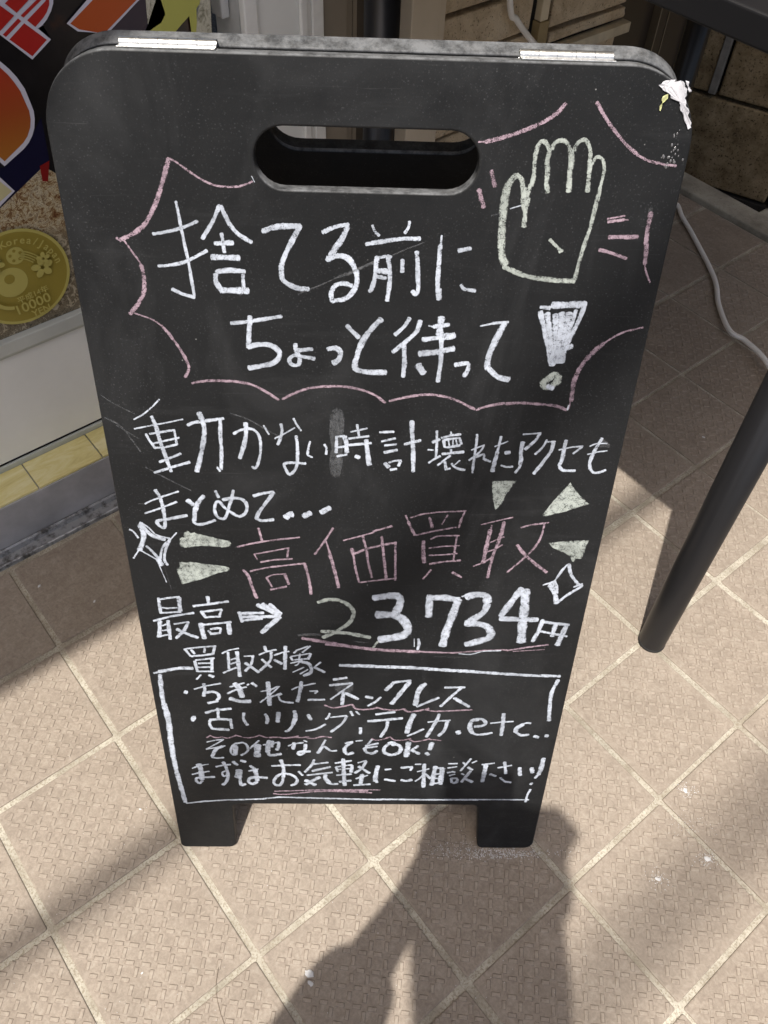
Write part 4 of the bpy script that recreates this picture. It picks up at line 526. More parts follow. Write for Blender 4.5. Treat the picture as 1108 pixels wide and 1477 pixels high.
# kerb and sunken bed
bm = bmesh.new(); box(bm, -.62, .055, 1.5005, 1.558, -.13, .011); 
k1 = bm2o('kerb', bm, M_kerb, bevel=.003)
tag(k1, 'stained grey concrete kerb at the end of the tiles, stretch by the shopfront', 'kerb', 'kerb stretches')
k2 = boxo('kerb', (.0575, .655, 1.5005, 1.558, -.13, .011), M_kerb, bevel=.003)
tag(k2, 'stained grey concrete kerb at the end of the tiles, right-hand stretch past the joint', 'kerb', 'kerb stretches')
k3 = boxo('kerb', (.658, 1.65, 1.5005, 1.558, -.13, .011), M_kerb, bevel=.003)
tag(k3, 'stained grey concrete kerb at the end of the tiles, stretch nearest the street', 'kerb', 'kerb stretches')
bm = bmesh.new()
box(bm, -.155, .3, 1.70, 1.95, -.13, -.105)
tag(bm2o('concrete_slab', bm, M_kerb, bevel=.01), 'grey concrete lump lying in the dark bed behind the kerb', 'slab')

# ================================================================== SHOPFRONT
shop = empty('shop_building', (-.24, 0, 0), 'white panelled shopfront with metal threshold, golden ledge tiles and glass window', 'shopfront')
def P(name, dims, m, bevel=0, seg=2, par=None):
    x0, x1, y0, y1, z0, z1 = dims
    o = boxo(name, dims, m, par or shop, bevel, seg)
    o.matrix_parent_inverse = Matrix.Translation((.24, 0, 0)); return o
YS, YE = -2.6, .80
# threshold channel: front lip, trough, back lip
bm = bmesh.new()
prof = [(-.1555, -.004), (-.1555, .0045), (-.1572, .0055), (-.1590, .0045), (-.1602, .0012), (-.1740, .0008), (-.1752, .0085), (-.1772, .0105), (-.1792, .0095), (-.1797, -.004)]
for y in (YS, YE): 
    for (x, z) in prof: bm.verts.new((x, y, z))
bm.verts.ensure_lookup_table(); n_ = len(prof)
for k in range(n_ - 1): bm.faces.new((bm.verts[k], bm.verts[k + 1], bm.verts[n_ + k + 1], bm.verts[n_ + k]))
o = bm2o('threshold_channel', bm, M_rail, shop); o.matrix_parent_inverse = Matrix.Translation((.24, 0, 0))
P('skirting', (-.24, -.1798, YS, YE, -.004, .0795), M_riser, .0012)
yy = YS
k = 0
led = []
y = -2.62
while y < YE:
    y0 = max(y, YS); y1 = min(y + .0915, YE)
    y += .0932
# golden ledge tiles (joints where the photograph shows them)
y = .0828 - .0925 * 29
while y < YE - .01:
    P('ledge_tile', (-.2345, -.1815, y, min(y + .0908, YE), .0797, .0832 + random.uniform(-.0002, .0002)), M_gold, .0006)
    y += .0925
P('ledge_bead', (-.2395, -.2352, YS, .50, .0797, .0905), M_alu, .0012)
P('lower_panel', (-.30, -.2385, YS, .50, .094, .2505), M_white)
P('black_strip', (-.30, -.2425, YS, .50, .0797, .094), M_dark)  # black strip in the joint between ledge bead and lower panel
P('panel_bead', (-.30, -.2362, YS, .50, .2507, .2555), M_alu, .001)
P('window_rail', (-.30, -.2325, YS, .50, .2557, .2745), M_alu, .0015)
mgl = Mat('clear shop glass', (1, 1, 1), .02); mgl.b.inputs['Transmission Weight'].default_value = 1; mgl.b.inputs['IOR'].default_value = 1.1
P('window_glass', (-.2455, -.2425, YS, .4905, .2747, 2.2), mgl.m)
P('window_stile', (-.30, -.2335, .4908, .5095, .2747, 2.2), M_whitef, .002)
P('window_head', (-.30, -.2325, YS, .5095, 2.2002, 2.26), M_whitef, .002)
P('door_panel', (-.30, -.2400, .5100, .5690, .0797, 2.26), M_white, .001)
for a, b, d in ((.5692, .5790, -.2350), (.5792, .5860, -.2385), (.5862, .6030, -.2365)):
    P('door_stile', (-.30, d, a, b, .0797, 2.26), M_whitef, .0015)
P('door_jamb', (-.34, -.2390, .6034, .6400, .0797, 2.3), M_brownf, .0015)
P('door_jamb_return', (-.34, -.2500, .6402, .6560, .0797, 2.3), M_bronze2 if False else M_brownf, .001)
P('dark_reveal', (-.38, -.300, .6562, .7450, .0797, 2.3), M_bronze)
P('reveal_bead', (-.30, -.2600, .6640, .6715, .0797, 2.3), M_brownf, .001)
P('facade_wall', (-3.4, -.2395, YS, .8, 2.3005, 3.6), M_plaster)
P('inner_wall', (-1.35, -1.30, YS, .6, -.1, 2.3), M_plaster)
P('inner_floor', (-1.30, -.30, YS, .6, -.1, .24), M_whitef)
P('inner_ceiling', (-1.30, -.30, YS, .6, 2.262, 2.3), M_whitef)
P('side_wall', (-3.4, -.2395, -2.66, -2.602, -.1, 2.3), M_plaster)
P('roof_slab', (-3.4, -.2395, -2.66, 2.2, 3.602, 3.75), M_plaster)

# items behind the glass
rack = empty('display_rack', (-.33, .5, .28), 'white wire rack standing behind the window glass beside the door', 'rack')
def childbox(name, dims, m, par, bevel=0):
    o = boxo(name, dims, m, par, bevel); o.matrix_parent_inverse = Matrix.Translation(-par.location); return o
for k in range(7):
    bm = bmesh.new(); tube(bm, [(-.30, .36, .30 + k * .06), (-.30, .485, .30 + k * .06)], .0012, 6)
    o = bm2o('shelf_wire', bm, M_whitef, rack, True); o.matrix_parent_inverse = Matrix.Translation(-rack.location)
for k in range(4):
    bm = bmesh.new(); tube(bm, [(-.30, .375 + k * .033, .245), (-.30, .375 + k * .033, .95)], .0013, 6)
    o = bm2o('upright_wire', bm, M_whitef, rack, True); o.matrix_parent_inverse = Matrix.Translation(-rack.location)
childbox('back_sheet', (-.325, -.32, .20, .487, .245, .95), M_white, rack)
lamp = empty('display_box', (-.28, .497, .5), 'small translucent white box hanging behind the glass beside the door frame', 'box')
bm = bmesh.new()
box(bm, -.285, -.262, .478, .489, .548, .576)
o = bm2o('box_body', bm, M_whitef, lamp, bevel=.002); o.matrix_parent_inverse = Matrix.Translation(-lamp.location)
childbox('box_lid', (-.287, -.260, .4765, .4895, .5765, .581), M_white, lamp, .001)

# ------------------------------------------------------------------ printed window poster
def flat(name, pts, m, parent, x, pinv=None):
    bm = bmesh.new(); vs = [bm.verts.new((x, a * 1e-4, b * 1e-4)) for a, b in pts]
    f = bm.faces.new(vs)
    bmesh.ops.triangulate(bm, faces=[f])
    o = bm2o(name, bm, m, parent)
    if parent: o.matrix_parent_inverse = Matrix.Translation(-parent.location)
    return o
def flatbevel(name, pts, m, parent, x, r=None): return flat(name, pts, m, parent, x)
post = empty('window_poster', (-.2405, .2, .28), 'large printed window poster with red and orange outlined characters above a gold coin', 'poster')
Mp = lambda n, c, r=.35: simple(n, c, r, spec=.35)
mfilm = Mat('dark printed film', (.008, .007, .009), .3)
c = mfilm.ramp(mfilm.noise(18, 4, .6), [(.4, (.005, .0045, .006)), (.62, (.014, .012, .014)), (.78, (.06, .022, .012))]); mfilm.color(c)
mtx = Mat('printed photo of gold jewellery', (.2, .15, .08), .35)
vn = mtx.noise(95, 8, .82, None, 1.4)
c = mtx.ramp(vn, [(.30, (.030, .006, .004)), (.43, (.17, .07, .025)), (.5, (.40, .31, .16)), (.535, (.75, .70, .52)), (.57, (.12, .05, .02)), (.66, (.50, .41, .22)), (.75, (.20, .09, .03))])
c2 = mtx.ramp(mtx.noise(85, 5, .7, None, 1.2), [(.33, (.035, .028, .018)), (.46, (.25, .21, .14)), (.50, (.08, .06, .035)), (.56, (.40, .35, .25)), (.78, (.55, .50, .38))])
zz = mtx.sep(mtx.coord())[2]
mtx.color(mtx.mix(mtx.math('MULTIPLY', mtx.math('SUBTRACT', .395, zz), 40, clamp=True), c, c2))
mred = Mat('red to orange print', (.3, .03, .01), .35)
zz = mred.sep(mred.coord())[2]
mred.color(mred.ramp(mred.math('MULTIPLY', mred.math('SUBTRACT', zz, .47), 8), [(0, (.40, .165, .024)), (.45, (.36, .070, .016)), (.95, (.42, .024, .016))]))
mnavy = Mp('navy print', (.006, .006, .030)); mwh = Mp('pale lilac outline print', (.62, .61, .70)); mredp = Mp('red print', (.42, .020, .016)); mor = Mp('orange red print', (.46, .085, .018))
mcream = Mp('cream print', (.58, .53, .30)); mcoin = Mp('olive gold coin print', (.33, .265, .050)); mcoin2 = Mp('light olive gold coin print', (.50, .445, .130))
mmar = Mp('maroon print', (.22, .010, .010)); moli = Mp('bright olive print', (.48, .48, .11)); mpale = Mp('pale tile photo print', (.29, .27, .22))
mpale_ = Mat('pale photo print', (.3, .28, .2), .4); mpale_.color(mpale_.ramp(mpale_.noise(120, 5, .7, None, 1), [(.35, (.18, .17, .11)), (.5, (.50, .48, .38)), (.7, (.66, .64, .52))])); mpale = mpale_.m
X0 = -.2420
lay = [0]
def LY(name, pts, m):
    lay[0] += 1; return flat(name, pts, m, post, X0 + .00012 * lay[0])
LY('printed_film', [(-6000, 2747), (-6000, 9000), (3000, 9000), (4617, 6189), (4600, 5400), (4000, 2747)][:0] or [(-6000, 2747), (-6000, 9000), (4700, 9000), (4490, 6200), (4300, 5500), (3700, 2747)], mfilm.m)
LY('printed_photo', [(-6000, 2750), (-6000, 4200), (1069, 4309), (1708, 4404), (2228, 4664), (2374, 4503), (3300, 4100), (3690, 2750)], mtx.m)
LY('navy_band', DATA['navy'], mnavy); LY('maroon_patch', DATA['maroon'], mmar)
LY('cream_tip_outline', DATA['creamw'], mwh); LY('cream_tip', DATA['cream'], mcream)
LY('character_outline', DATA['Dw'], mwh); LY('character_stroke', DATA['D'], mred.m)
LY('character_outline', DATA['Aw'], mwh)
for q in ('A1', 'A2', 'A3', 'A4', 'A5', 'A6'): LY('character_stroke', DATA[q], mredp)
LY('grey_patch', DATA['dark2'], Mp('dark purple grey print', (.045, .035, .05)))
LY('character_outline', DATA['Ow'], mwh); LY('character_stroke', DATA['O'], mor)
LY('pale_patch', DATA['pale'], mpale); LY('olive_band', DATA['olive'], moli); LY('olive_strip', DATA['strip'], moli)
LY('spotted_patch', DATA['leop'], mpale)
# coin
CY, CZ, CR = DATAC
def disc(name, cy, cz, r, m, n=56, sy=1, rot=0, a0=0, a1=360, r2=0):
    pts = []
    for k in range(n + 1):
        a = rad(a0 + (a1 - a0) * k / n); u, v = r * math.cos(a) * sy, r * math.sin(a)
        pts.append(((cy + u * math.cos(rot) - v * math.sin(rot)) * 1e4, (cz + u * math.sin(rot) + v * math.cos(rot)) * 1e4))
    if a1 - a0 >= 360: pts = pts[:-1]
    return LY(name, pts, m)
def ringf(name, cy, cz, r0, r1, m, a0=0, a1=360, n=56):
    lay[0] += 1; x = X0 + .00012 * lay[0]; bm = bmesh.new(); A = []
    for k in range(n + 1):
        a = rad(a0 + (a1 - a0) * k / n); A.append((bm.verts.new((x, cy + r0 * math.cos(a), cz + r0 * math.sin(a))), bm.verts.new((x, cy + r1 * math.cos(a), cz + r1 * math.sin(a)))))
    for p, q in zip(A, A[1:]): bm.faces.new((p[0], q[0], q[1], p[1]))
    o = bm2o(name, bm, m, post); o.matrix_parent_inverse = Matrix.Translation(-post.location); return o
disc('coin_disc', CY, CZ, CR, mcoin)
ringf('coin_rim', CY, CZ, CR * .94, CR, mcoin2)
disc('coin_emblem', CY - .010, CZ - .002, CR * .31, mcoin2)
disc('coin_emblem_core', CY - .011, CZ + .003, CR * .10, mcoin)
disc('coin_ball', CY + .004, CZ + .0285, CR * .175, mcoin2)
for k in range(5):
    a = rad(90 + 72 * k); disc('ball_panel', CY + .004 + .0062 * math.cos(a), CZ + .0285 + .0062 * math.sin(a), .0022, mcoin, 5)
for k in range(4):
    ringf('coin_stripe', CY - .012, CZ - .012, .0405 + k * .0030, .0418 + k * .0030, mcoin2, 38, 62, 12)
    ringf('coin_stripe', CY - .012, CZ - .012, .0385 + k * .0030, .0398 + k * .0030, mcoin2, 92, 112, 12)
def flower(cy, cz, r, rot=0):
    for k in range(5):
        a = rad(rot + 72 * k); disc('coin_petal', cy + r * .62 * math.cos(a), cz + r * .62 * math.sin(a), r * .46, mcoin2, 14, .72, a + math.pi / 2)
flower(CY + .0285, CZ + .004, .0125, 90); flower(CY - .022, CZ + .027, .0105, 60); flower(CY + .032, CZ + .015, .008, 10)
ringf('coin_crescent', CY - .012, CZ - .006, .0245, .0290, mcoin2, 196, 258, 24)
def text_mesh(txt, size):
    cu = bpy.data.curves.new('t', 'FONT'); cu.body = txt; cu.size = size; cu.align_x = 'CENTER'; cu.align_y = 'CENTER'; cu.resolution_u = 3
    cu.offset = size * .012
    ob = bpy.data.objects.new('t', cu); COL.objects.link(ob); dg = bpy.context.evaluated_depsgraph_get(); dg.update()
    me = bpy.data.meshes.new_from_object(ob.evaluated_get(dg)); bpy.data.objects.remove(ob); bpy.data.curves.remove(cu); return me
def letter(name, txt, size, cy, cz, ang, m):
    me = text_mesh(txt, size); lay[0] += .1
    me.transform(Matrix.Translation((X0 + .00012 * lay[0] + .0001, cy, cz)) @ Matrix(((0, 0, 1, 0), (1, 0, 0, 0), (0, 1, 0, 0), (0, 0, 0, 1))) @ Matrix.Rotation(ang, 4, 'Z'))
    me.materials.clear(); o = link(name, me, m, post); o.matrix_parent_inverse = Matrix.Translation(-post.location); return o
arc = 'Korea/Japan'
for k, chh in enumerate(arc):
    a = rad(98 - k * 9.0); rr = CR * .80
    letter('coin_letter', chh, .0125, CY + rr * math.cos(a), CZ + rr * math.sin(a), a - math.pi / 2, mcoin2)
letter('coin_year', '平成14年', .0098, CY + .0075, CZ - .0245, rad(4), mcoin2)
letter('coin_value', '10000', .0182, CY + .0035, CZ - .0365, rad(3), mcoin2)
letter('coin_yen', 'YEN', .0125, CY + .011, CZ - .0490, rad(3), mcoin2)

# ------------------------------------------------------------------ pillar, stone wall, conduits, panels
pil = empty('beige_pillar', (-.27, .78, 0), 'plain beige painted pillar between the dark doorway and the stone cladding', 'pillar')
childbox('shaft', (-.36, -.2390, .7455, .7960, -.004, 3.6), M_taupe, pil, .002)
childbox('corner_bead', (-.36, -.2410, .7962, .8070, -.004, 3.6), M_taupe, pil, .001)

sw = empty('stone_clad_wall', (-.27, 1.0, 0), 'rough sandstone clad wall section with horizontal grooves beside the beige pillar', 'wall')
childbox('backing', (-.62, -.2790, .8072, 1.2250, -.004, 3.6), M_dark, sw)
def stone(y0, y1, z0, z1, d=0):
    bm = bmesh.new(); box(bm, -.279, -.2600 + d, y0, y1, z0, z1)
    bmesh.ops.subdivide_edges(bm, edges=[e for e in bm.edges if abs((e.verts[0].co - e.verts[1].co).x) < 1e-4], cuts=2, use_grid_fill=True)
    for v in bm.verts:
        if v.co.x > -.27: v.co.x += random.uniform(-.0018, .0018)
    o = bm2o('stone_block', bm, M_stone, sw, bevel=.0022, seg=2); o.matrix_parent_inverse = Matrix.Translation(-sw.location); return o
zs = [-.0, .075, .15, .225, .30, .358, .4175, .4760, .552, .63, .705, .78, .86]
for a, b in zip(zs, zs[1:]): stone(.8085, .9985, a + .003, b - .003, random.uniform(-.002, .003))
zr = [.005, .095, .19, .285, .368]
for a, b in zip(zr, zr[1:]): stone(1.0440, 1.2220, a + .003, b - .003, -.004)
for z0, z1, d in ((.3905, .4060, .004), (.4120, .5200, .001), (.526, .62, .001), (.626, .72, .002), (.726, .86, .002)): stone(1.0440, 1.2220, z0, z1, d)
childbox('upper_render', (-.62, -.2620, .8085, 1.2220, .8605, 3.6), M_plaster, sw)
con = empty('cable_conduit', (-.25, 1.01, .4), 'beige plastic cable conduit running down the sandstone wall', 'conduit')
childbox('conduit_cover', (-.2595, -.2460, 1.0060, 1.0225, .4335, 2.2), M_conduit, con, .0015)
childbox('conduit_joint', (-.2600, -.2440, 1.0040, 1.0250, .3950, .4330), M_conduit2, con, .0015)
childbox('conduit_base', (-.2600, -.2480, 1.0060, 1.0220, .01, .3945), M_conduit, con, .0015)
tr = boxo('timber_trim', (-.262, -.2440, 1.0405, 1.2280, .3700, .3860), M_wood, bevel=.0012)
tag(tr, 'pale timber strip fixed along the sandstone wall beside the conduit', 'trim')

bp = empty('bronze_panel_wall', (-.29, 1.35, 0), 'dark bronze aluminium panelling with thin light edge strips behind the signboard corner', 'wall')
childbox('panel', (-.62, -.2850, 1.2255, 1.4980, -.004, 3.6), M_bronze, bp)
childbox('panel_rib', (-.2848, -.2700, 1.3440, 1.3660, .0, 3.6), M_bronze, bp, .002)
childbox('edge_strip', (-.2848, -.2690, 1.3662, 1.3685, .0, 3.6), M_bronze2, bp)
childbox('edge_strip', (-.2848, -.2690, 1.3410, 1.3438, .0, 3.6), M_bronze2, bp)
childbox('edge_strip', (-.2848, -.2780, 1.4500, 1.4522, .0, 3.6), M_bronze2, bp)
childbox('corner_post', (-.2848, -.2700, 1.4700, 1.4980, .0, 3.6), M_bronze, bp, .002)

# oblique concrete block wall beyond the kerb
bw = empty('block_wall', (-.376, 1.70, -.13), 'old mottled concrete block wall standing in the dark bed beyond the kerb', 'wall')
bw.rotation_euler = (0, 0, rad(20))
def bwp(name, dims, m, bevel=.004):
    o = boxo(name, dims, m, bw, bevel); return o
bwp('wall_core', (-.9, 3.2, .045, .14, -.01, 2.4), M_dark, 0)
u0 = -.9
for row in range(0, 6):
    z0 = .0 + row * .2 + .0287 - .0; zz0 = row * .2 + .028; zz1 = zz0 + .190
    u = -.36 - (.0 if row % 2 else .0)
    xs = [-.76, -.37, .048, .438, .828, 1.218, 1.608, 1.998] if row % 2 == 1 else [-.56, -.165, .235, .628, 1.02, 1.41, 1.80, 2.19]
    for a, b in zip(xs, xs[1:]):
        bwp('concrete_block', (a + .005, b - .005, random.uniform(-.002, .002), .044, zz0 + .003, zz1 + .004), M_block)
bwp('mortar_strip', (.0305, .0475, -.0035, .012, .231, .425), M_mortar, .002)
bwp('upper_render', (-.9, 3.2, .001, .044, 1.23, 2.4), M_block, 0)
bwp('bed_wall', (-.56, 3.2, -.0, .044, -.01, .024), M_soil, 0)

# drain pipe and awning
aw = empty('shop_awning', (-.24, 0, 2.62), 'beige canvas awning on a metal frame projecting from the shopfront', 'awning')
bm = bmesh.new()
Y0, Y1 = -3.2, 2.4
rng = random.Random(3)
N = 28
for s, zof in ((0, 0.0), (1, -.004)):
    pass
top = []; 
for k in range(N + 1):
    y = Y0 + (Y1 - Y0) * k / N; sag = .012 * math.sin(k * 1.3) ** 2
    top.append([bm.verts.new((-.24 + .77 * u, y, 2.86 - .24 * u - sag * math.sin(math.pi * u))) for u in (0, .25, .5, .75, 1)])
for a, b in zip(top, top[1:]):
    for i in range(4): bm.faces.new((a[i], a[i + 1], b[i + 1], b[i]))
o = bm2o('canvas', bm, M_fabric, aw, True); o.matrix_parent_inverse = Matrix.Translation(-aw.location)
so = o.modifiers.new('t', 'SOLIDIFY'); so.thickness = .003
childbox('front_bar', (.525, .5365, Y0, Y1, 2.600, 2.622), M_alu, aw, .003)
for y in (-3.1, -1.4, .35, 2.3):
    bm = bmesh.new(); tube(bm, [(-.238, y, 2.55), (.524, y, 2.604)], .012, 8); o = bm2o('support_arm', bm, M_alu, aw, True); o.matrix_parent_inverse = Matrix.Translation(-aw.location)
# overhead cables
def cable(name, x, z, r, label, mat=M_black):
    pts = [(x, y, z + .00035 * (y + 2) ** 2) for y in range(-26, 27, 2)]
    o = tubeo(name, pts, r, mat, seg=10); tag(o, label, 'cable', 'overhead cables along the street'); return o
def polex(x, y, h, label):
    p = empty('utility_pole', (x, y, -.135), label, 'utility pole', 'utility poles')
    bm = bmesh.new(); tube(bm, [(0, 0, 0), (0, 0, h)], [.15, .10], 16); bm2o('pole', bm, M_kerb, p, True)
    bm = bmesh.new(); box(bm, -.95, .95, -.04, .04, h - 1.0, h - .9); bm2o('crossarm', bm, M_alu, p); return p
cable('overhead_cable', .300 + .2 * 5.2 - .015, 5.2, .017, 'thick black bundled cable slung lowest over the pavement')
cable('overhead_cable', .672 + .2 * 9.4, 9.4, .022, 'thick black bundled cable strung high above the street side')
polex(1.95, -12, 9.2, 'grey concrete utility pole down the street behind the photographer')
polex(1.95, 12, 9.2, 'grey concrete utility pole up the street beyond the block wall')

# ================================================================== TABLE
M_foot = simple('dull black rubber foot', (.018, .018, .018), .85)
tb = empty('side_table', (.17, .9, 0), 'black table with slim round tapered legs on the right of the signboard', 'table')
def tpar(o): o.matrix_parent_inverse = Matrix.Translation(-tb.location); return o
TX0, TX1, TY0, TY1 = -.172, .498, .531, 1.315
bm = bmesh.new(); box(bm, TX0, TX1, TY0, TY1, .718, .740); tpar(bm2o('table_top', bm, M_tabletop, tb, bevel=.0022, seg=3))
for (x, y, lx, ly) in ((.4575, .6053, -.010, .018), (-.130, .6053, 0, 0), (-.130, 1.245, 0, 0), (.4575, 1.245, 0, 0)):
    bm = bmesh.new(); r0, r1 = (.0172, .0212)
    tube(bm, [(x, y, .0), (x, y, .0015), (x + lx * .02, y + ly * .02, .004), (x + lx, y + ly, .694)], [r0 - .0015, r0, r0, r1], 32)
    tpar(bm2o('leg', bm, M_black, tb, True))
    bm = bmesh.new(); tube(bm, [(x, y, .0), (x, y, .0042)], [r0 + .0004, r0 + .0004], 32); tpar(bm2o('foot_pad', bm, M_foot, tb, bevel=.0008))
    boxo_ = boxo('leg_plate', (x + lx - .04, x + lx + .04, y + ly - .04, y + ly + .04, .6942, .7175), M_black, tb, .003); tpar(boxo_)

# ================================================================== CABLE on floor
cp = [(-.245, .900, .62), (-.243, .932, .475), (-.240, .947, .452), (-.236, .980, .418), (-.225, 1.035, .365), (-.205, 1.16, .22), (-.195, 1.30, .085), (-.194, 1.40, .022), (-.186, 1.448, .006), (-.149, 1.421, .006), (-.093, 1.386, .0055),
      (.017, 1.308, .006), (.075, 1.246, .007), (.135, 1.195, .012), (.172, 1.189, .016), (.23, 1.166, .020), (.30, 1.12, .010), (.42, 1.05, .006), (.6, 1.02, .006), (1.0, 1.05, .006), (1.5, .9, .006)]
o = tubeo('power_cord', catmull(cp, 8), .0046, M_cord, seg=10)
tag(o, 'white power cord dropping down the stone wall and snaking across the tiles', 'cord')
bx = empty('outlet_box', (-.25, .9, .66), 'beige weatherproof outlet box on the sandstone wall feeding the white cord', 'outlet box')
childbox('box_body', (-.2590, -.235, .87, .93, .62, .70), M_conduit, bx, .004)
childbox('box_cover', (-.2349, -.231, .874, .926, .64, .696), M_whitef, bx, .002)


# ================================================================== SIGNBOARD
EX = Vector((.6225, .7826, 0)).normalized(); BK = Vector((-EX.y, EX.x, 0)); TL = rad(15)
UPB = Vector((0, 0, math.cos(TL))) + BK * math.sin(TL); NB = EX.cross(UPB)
L0 = Vector((.3091, -.0053, .0004))
sb = empty('chalkboard_sign', L0, 'black folding A-frame chalkboard sign covered with white and pink Japanese handwriting', 'chalkboard sign')
BW, BH, BT = .3835, .774, .0115
def frame(o, org, a, b, c):
    o.matrix_parent_inverse = Matrix.Identity(4)
    M = Matrix(((a.x, b.x, c.x, org.x), (a.y, b.y, c.y, org.y), (a.z, b.z, c.z, org.z), (0, 0, 0, 1)))
    o.matrix_local = Matrix.Translation(-L0) @ M
def arcp(cx, cy, r, a0, a1, n=10):
    return [(cx + r * math.cos(rad(a0 + (a1 - a0) * k / n)), cy + r * math.sin(rad(a0 + (a1 - a0) * k / n))) for k in range(n + 1)]
def panel_mesh(name, H):
    lg = .0775 - (BH - H)
    o1 = arcp(.006, .006, .006, 180, 270, 4) + arcp(.0595 - .008, .008, .008, 270, 360, 4) + arcp(.0605 + .007, lg - .007, .007, 180, 90, 4) \
        + arcp(.317 - .007, lg - .007, .007, 90, 0, 4) + arcp(.3225 + .006, .006, .006, 180, 270, 4) + arcp(BW - .010, .010, .010, 270, 360, 5) \
        + arcp(BW - .044, H - .044, .044, 0, 90, 14) + arcp(.044, H - .044, .044, 90, 180, 14)
    h0 = H - BH
    hr = .0182; c0 = (.1205 + hr, .7175 + h0); c1 = (.2570 - hr, .7175 + h0)
    o2 = arcp(c0[0], c0[1], hr, 90, 270, 14) + arcp(c1[0], c1[1], hr, -90, 90, 14)
    cu = bpy.data.curves.new(name, 'CURVE'); cu.dimensions = '2D'; cu.fill_mode = 'BOTH'
    bv = .0014
    for P_ in (o1, o2):
        s = cu.splines.new('POLY'); s.points.add(len(P_) - 1); s.use_cyclic_u = True
        for k, (x, y) in enumerate(P_): s.points[k].co = (x, y, 0, 1)
    cu.extrude = BT / 2 - bv; cu.bevel_depth = bv; cu.bevel_resolution = 2; cu.offset = -bv
    ob = bpy.data.objects.new(name, cu); COL.objects.link(ob); dg = bpy.context.evaluated_depsgraph_get(); dg.update()
    me = bpy.data.meshes.new_from_object(ob.evaluated_get(dg)); bpy.data.objects.remove(ob)
    me.transform(Matrix.Translation((0, 0, -BT / 2)))
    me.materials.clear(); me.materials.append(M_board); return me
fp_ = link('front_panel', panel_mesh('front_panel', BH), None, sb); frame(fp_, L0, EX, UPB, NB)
UP2 = Vector((0, 0, math.cos(TL))) - BK * math.sin(TL); N2 = (BK * math.cos(TL) + Vector((0, 0, math.sin(TL)))).normalized()
Q = L0 + UPB * BH - NB * BT + BK * .0035
BH2 = Q.z / math.cos(TL) - .0005
org2 = Q - UP2 * BH2 + EX * .0006
# rear panel: local z points away from the front panel; mirror x so the mesh keeps its handedness
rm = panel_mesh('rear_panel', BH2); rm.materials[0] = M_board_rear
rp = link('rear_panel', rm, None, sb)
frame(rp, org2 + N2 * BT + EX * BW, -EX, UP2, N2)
# hinges
for a, b in ((.0465, .1020), (.2760, .3305)):
    bm = bmesh.new()
    n = 5; y0, z0 = BH + .0012, -BT - .0012
    for k in range(n):
        u0 = a + (b - a) * k / n + .00012; u1 = a + (b - a) * (k + 1) / n - .00012
        tube(bm, [(u0, y0, z0), (u1, y0, z0)], .0034, 18, cap=False)
    h = bm2o('hinge', bm, M_silver, sb, True); frame(h, L0, EX, UPB, NB)
    lf = boxo('hinge_leaf', (a, b, BH + .0002, BH + .0012, -BT + .0008, -.0020), M_silver, h, .0003); lf.matrix_parent_inverse = Matrix.Identity(4)
# folding stay between the panels
st = tubeo('spreader_cord', [L0 + UPB * .36 + EX * .02 - NB * .012 - L0, L0 + UPB * .35 + EX * .02 + BK * .11 - L0, org2 + UP2 * .355 + EX * .02 - L0], .0016, M_black, sb)

# ------------------------------------------------------------------ chalk writing
def stroke(bm, lay_, W, pts, zz, rng, kind):
    # ribbon with rounded ends and slightly uneven edges; edge layer: 0 in the middle, 1 at the rim
    P_ = [Vector((pts[i] * 1e-4, pts[i + 1] * 1e-4, 0)) for i in range(0, len(pts), 2)]
    R = [P_[0]]
    for a, b in zip(P_, P_[1:]):
        L = (b - a).length; n = max(1, int(L / .0022))
        for k in range(1, n + 1): R.append(a.lerp(b, k / n))
    if len(R) < 2: return
    hw = W * 1e-4 / 2 * 1.0
    rows = []
    N = len(R); tot = sum((b - a).length for a, b in zip(R, R[1:])); acc = 0
    ph = rng.uniform(0, 9)
    cap = min(hw * .8, tot * .45)
    d0 = (R[1] - R[0]).normalized(); d1 = (R[-1] - R[-2]).normalized()
    seq = [(R[0] - d0 * hw * .35, .45)] + [(p, None) for p in R] + [(R[-1] + d1 * hw * .35, .45)]
    for i, (p, wv) in enumerate(seq):
        a = seq[max(i - 1, 0)][0]; b = seq[min(i + 1, len(seq) - 1)][0]
        t = (b - a).normalized(); nrm = Vector((-t.y, t.x, 0))
        k = wv if wv else 1.0 + .10 * math.sin(i * .9 + ph) + rng.uniform(-.05, .05)
        z = zz + i * 2e-7
        row = []
        for s_ in (-1, -.5, 0, .5, 1):
            v = bm.verts.new(p + nrm * hw * k * s_ * 1.06 + Vector((0, 0, z))); v[lay_] = abs(s_) if wv is None else .5 + .5 * abs(s_); row.append(v)
        rows.append(row)
    for A, B in zip(rows, rows[1:]):
        for k in range(4):
            try: bm.faces.new((A[k], A[k + 1], B[k + 1], B[k]))
            except ValueError: pass
def fill(bm, lay_, pts, zz, rng):
    P_ = [Vector((pts[i] * 1e-4, pts[i + 1] * 1e-4, zz)) for i in range(0, len(pts), 2)]
    c = sum(P_, Vector()) / len(P_); n = len(P_)
    R = []
    for i in range(n):
        a, b = P_[i], P_[(i + 1) % n]; m = max(1, int((b - a).length / .002))
        for k in range(m): R.append(a.lerp(b, k / m) + Vector((rng.uniform(-.0002, .0002), rng.uniform(-.0002, .0002), 0)))
    O = [bm.verts.new(p) for p in R]; I = [bm.verts.new(p.lerp(c, .22)) for p in R]
    for v in O: v[lay_] = .85
    for v in I: v[lay_] = .35
    cv = bm.verts.new(c); cv[lay_] = .35; m = len(R)
    for i in range(m):
        j = (i + 1) % m
        bm.faces.new((O[i], O[j], I[j], I[i])); bm.faces.new((I[i], I[j], cv))
rng = random.Random(11); cnt = 0
